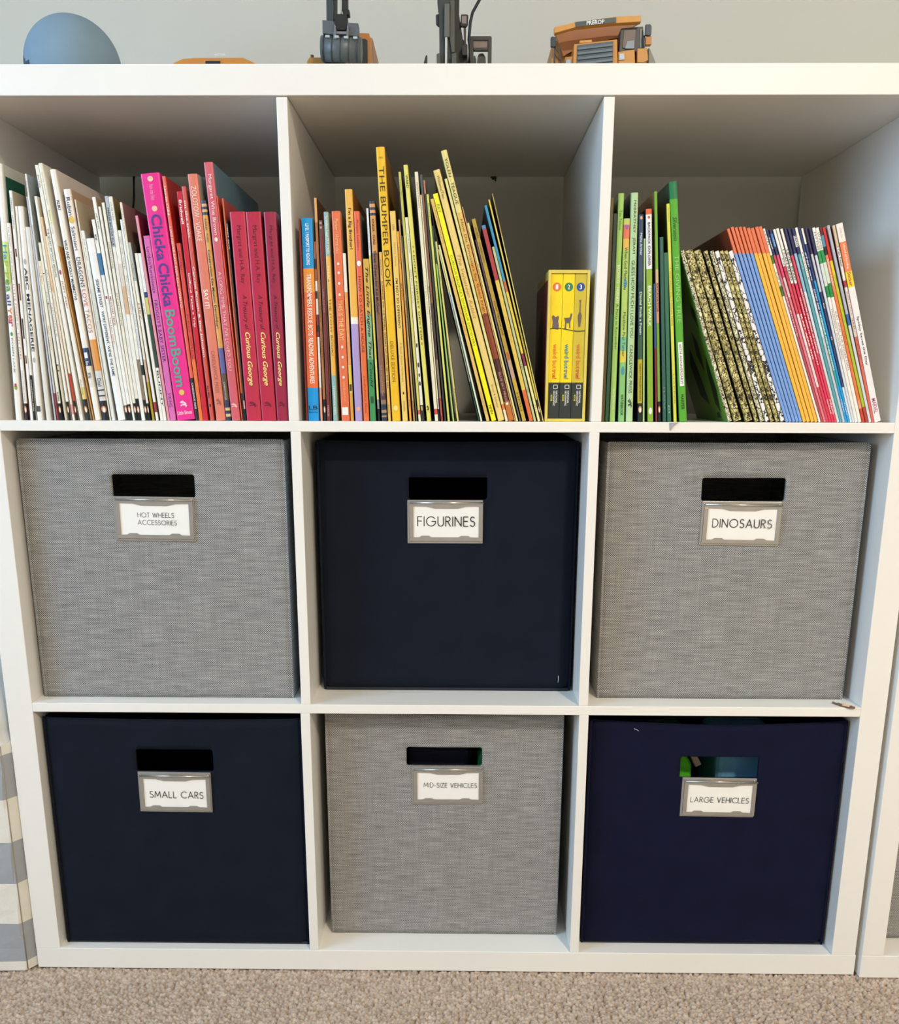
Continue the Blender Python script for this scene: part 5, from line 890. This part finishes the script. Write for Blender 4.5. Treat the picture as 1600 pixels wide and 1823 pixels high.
# curved brown scrap beside the right grey bin
V = []; F = []; n = 16
for i in range(n+1):
    u = i/n; x = 485+21*u; y = 17-19*u-5*math.sin(math.pi*u); wv = 2.6+2.0*math.sin(math.pi*u); hz = 2.2+1.6*math.sin(math.pi*u)
    for (dx, dz) in ((-wv*.5, 0), (wv*.5, .2), (wv*.6, hz*.5), (0, hz+.5*math.sin(i*2.1)), (-wv*.6, hz*.6)): V.append((x+dx*.4, y+dx, dz+Z[3]))
for i in range(n):
    for k in range(5): F.append((i*5+k, i*5+(k+1) % 5, (i+1)*5+(k+1) % 5, (i+1)*5+k))
F += [(4, 3, 2, 1, 0), tuple(n*5+k for k in range(5))]
mi = [1 if 6 <= f_//5 <= 10 and f_ % 5 in (1, 2, 3) else 0 for f_ in range(len(F))]
sc = link(pym('bark_scrap', V, F, mi), 'bark_scrap', [mat('7a6250', .8, noise=.4, nscale=300), mat('d8b890', .7, noise=.2, nscale=300)])
tag(sc, 'small curved brown scrap beside the lower corner of the DINOSAURS bin', 'scrap')
pp = prism('paper_scrap', [(257, 719.8), (267.6, 720.4), (262, 716.4), (259.4, 711.5), (258, 712)], -1.2, -.15, mat('a9a9ac', .8))
tag(pp, 'tiny grey paper corner on the upper shelf edge below the leafy green hardback', 'paper scrap')

# striped fabric hamper left of the shelf
def hamper():
    root = empty('fabric_hamper', 'grey and white striped fabric hamper with gathered top, left of the shelf', 'hamper', (-700, 120, 0))
    # horizontal outline, front right corner cut back towards the shelf side
    out = [(-860, -8), (-700, -9), (-600, -8.5), (-561, -8), (-558.5, -7), (-556, -3), (-549.6, 6), (-548.6, 14), (-548.6, 250), (-860, 250)]
    zs = [0.5, 14, 71, 129, 188, 248, 308, 322]; ms = [mat('e6e2d8', .85, noise=.03, bump=.2), mat('a3a7ab', .85, noise=.03, bump=.2)]
    V = []; F = []; MI = []; n = len(out); lv = []
    for k, z0 in enumerate(zs[:-1]):
        for s in range(3): lv.append((z0+(zs[k+1]-z0)*s/3, k))
    lv.append((zs[-1], len(zs)-2))
    for j, (z, k) in enumerate(lv):
        for i, (x, y) in enumerate(out):
            V.append((x+700+(.6*math.sin(z*.11+i) if i < 4 else 0), y-120+.9*math.sin(z*.07+i*2.1)*(1 if i < 5 else 0), z))
    for j in range(len(lv)-1):
        for i in range(n):
            F.append((j*n+i, j*n+(i+1) % n, (j+1)*n+(i+1) % n, (j+1)*n+i)); MI.append(lv[j][1] % 2)
    F.append(tuple(range(n))[::-1]); MI.append(0); F.append(tuple((len(lv)-1)*n+k for k in range(n))); MI.append(0)
    link(pym('body', V, F, MI), 'body', ms, root)
    tube('corner_seam', [(-557.6+700, -6.4-120, z) for z in (2, 100, 200, 320)], .8, mat('9a8c80', .9), root, 6)
    # gathered liner with drawstring
    V = []; F = []; rings = [(322, 0, 0), (336, 6, 1), (350, 3, 3), (366, 8, 6), (384, 14, 4), (398, 30, 8)]; N_ = 64
    for z, sh, am in rings:
        for k in range(N_):
            a = 2*math.pi*k/N_; cx_, sx_ = math.cos(a), math.sin(a)
            r_ = 1/max(abs(cx_)/152, abs(sx_)/126)*0.985-sh-am*(0.5+0.5*math.sin(k*2.9))
            V.append((-4+cx_*r_, 1+sx_*r_, z+am*.6*math.sin(k*1.7)))
    for j in range(len(rings)-1):
        for k in range(N_): F.append((j*N_+k, j*N_+(k+1) % N_, (j+1)*N_+(k+1) % N_, (j+1)*N_+k))
    F.append(tuple((len(rings)-1)*N_+k for k in range(N_)))
    link(pym('gathered_liner', V, F, smooth=True), 'gathered_liner', mat('d5d4d0', .85, noise=.08, nscale=30), root)
    tube('drawstring', [(-4+150*math.cos(a), 1+122*math.sin(a), 344) for a in np.linspace(-1.4, .4, 24)], 2.2, mat('8a8e92', .8), root, 8)
hamper()
print('objects', len(bpy.data.objects))
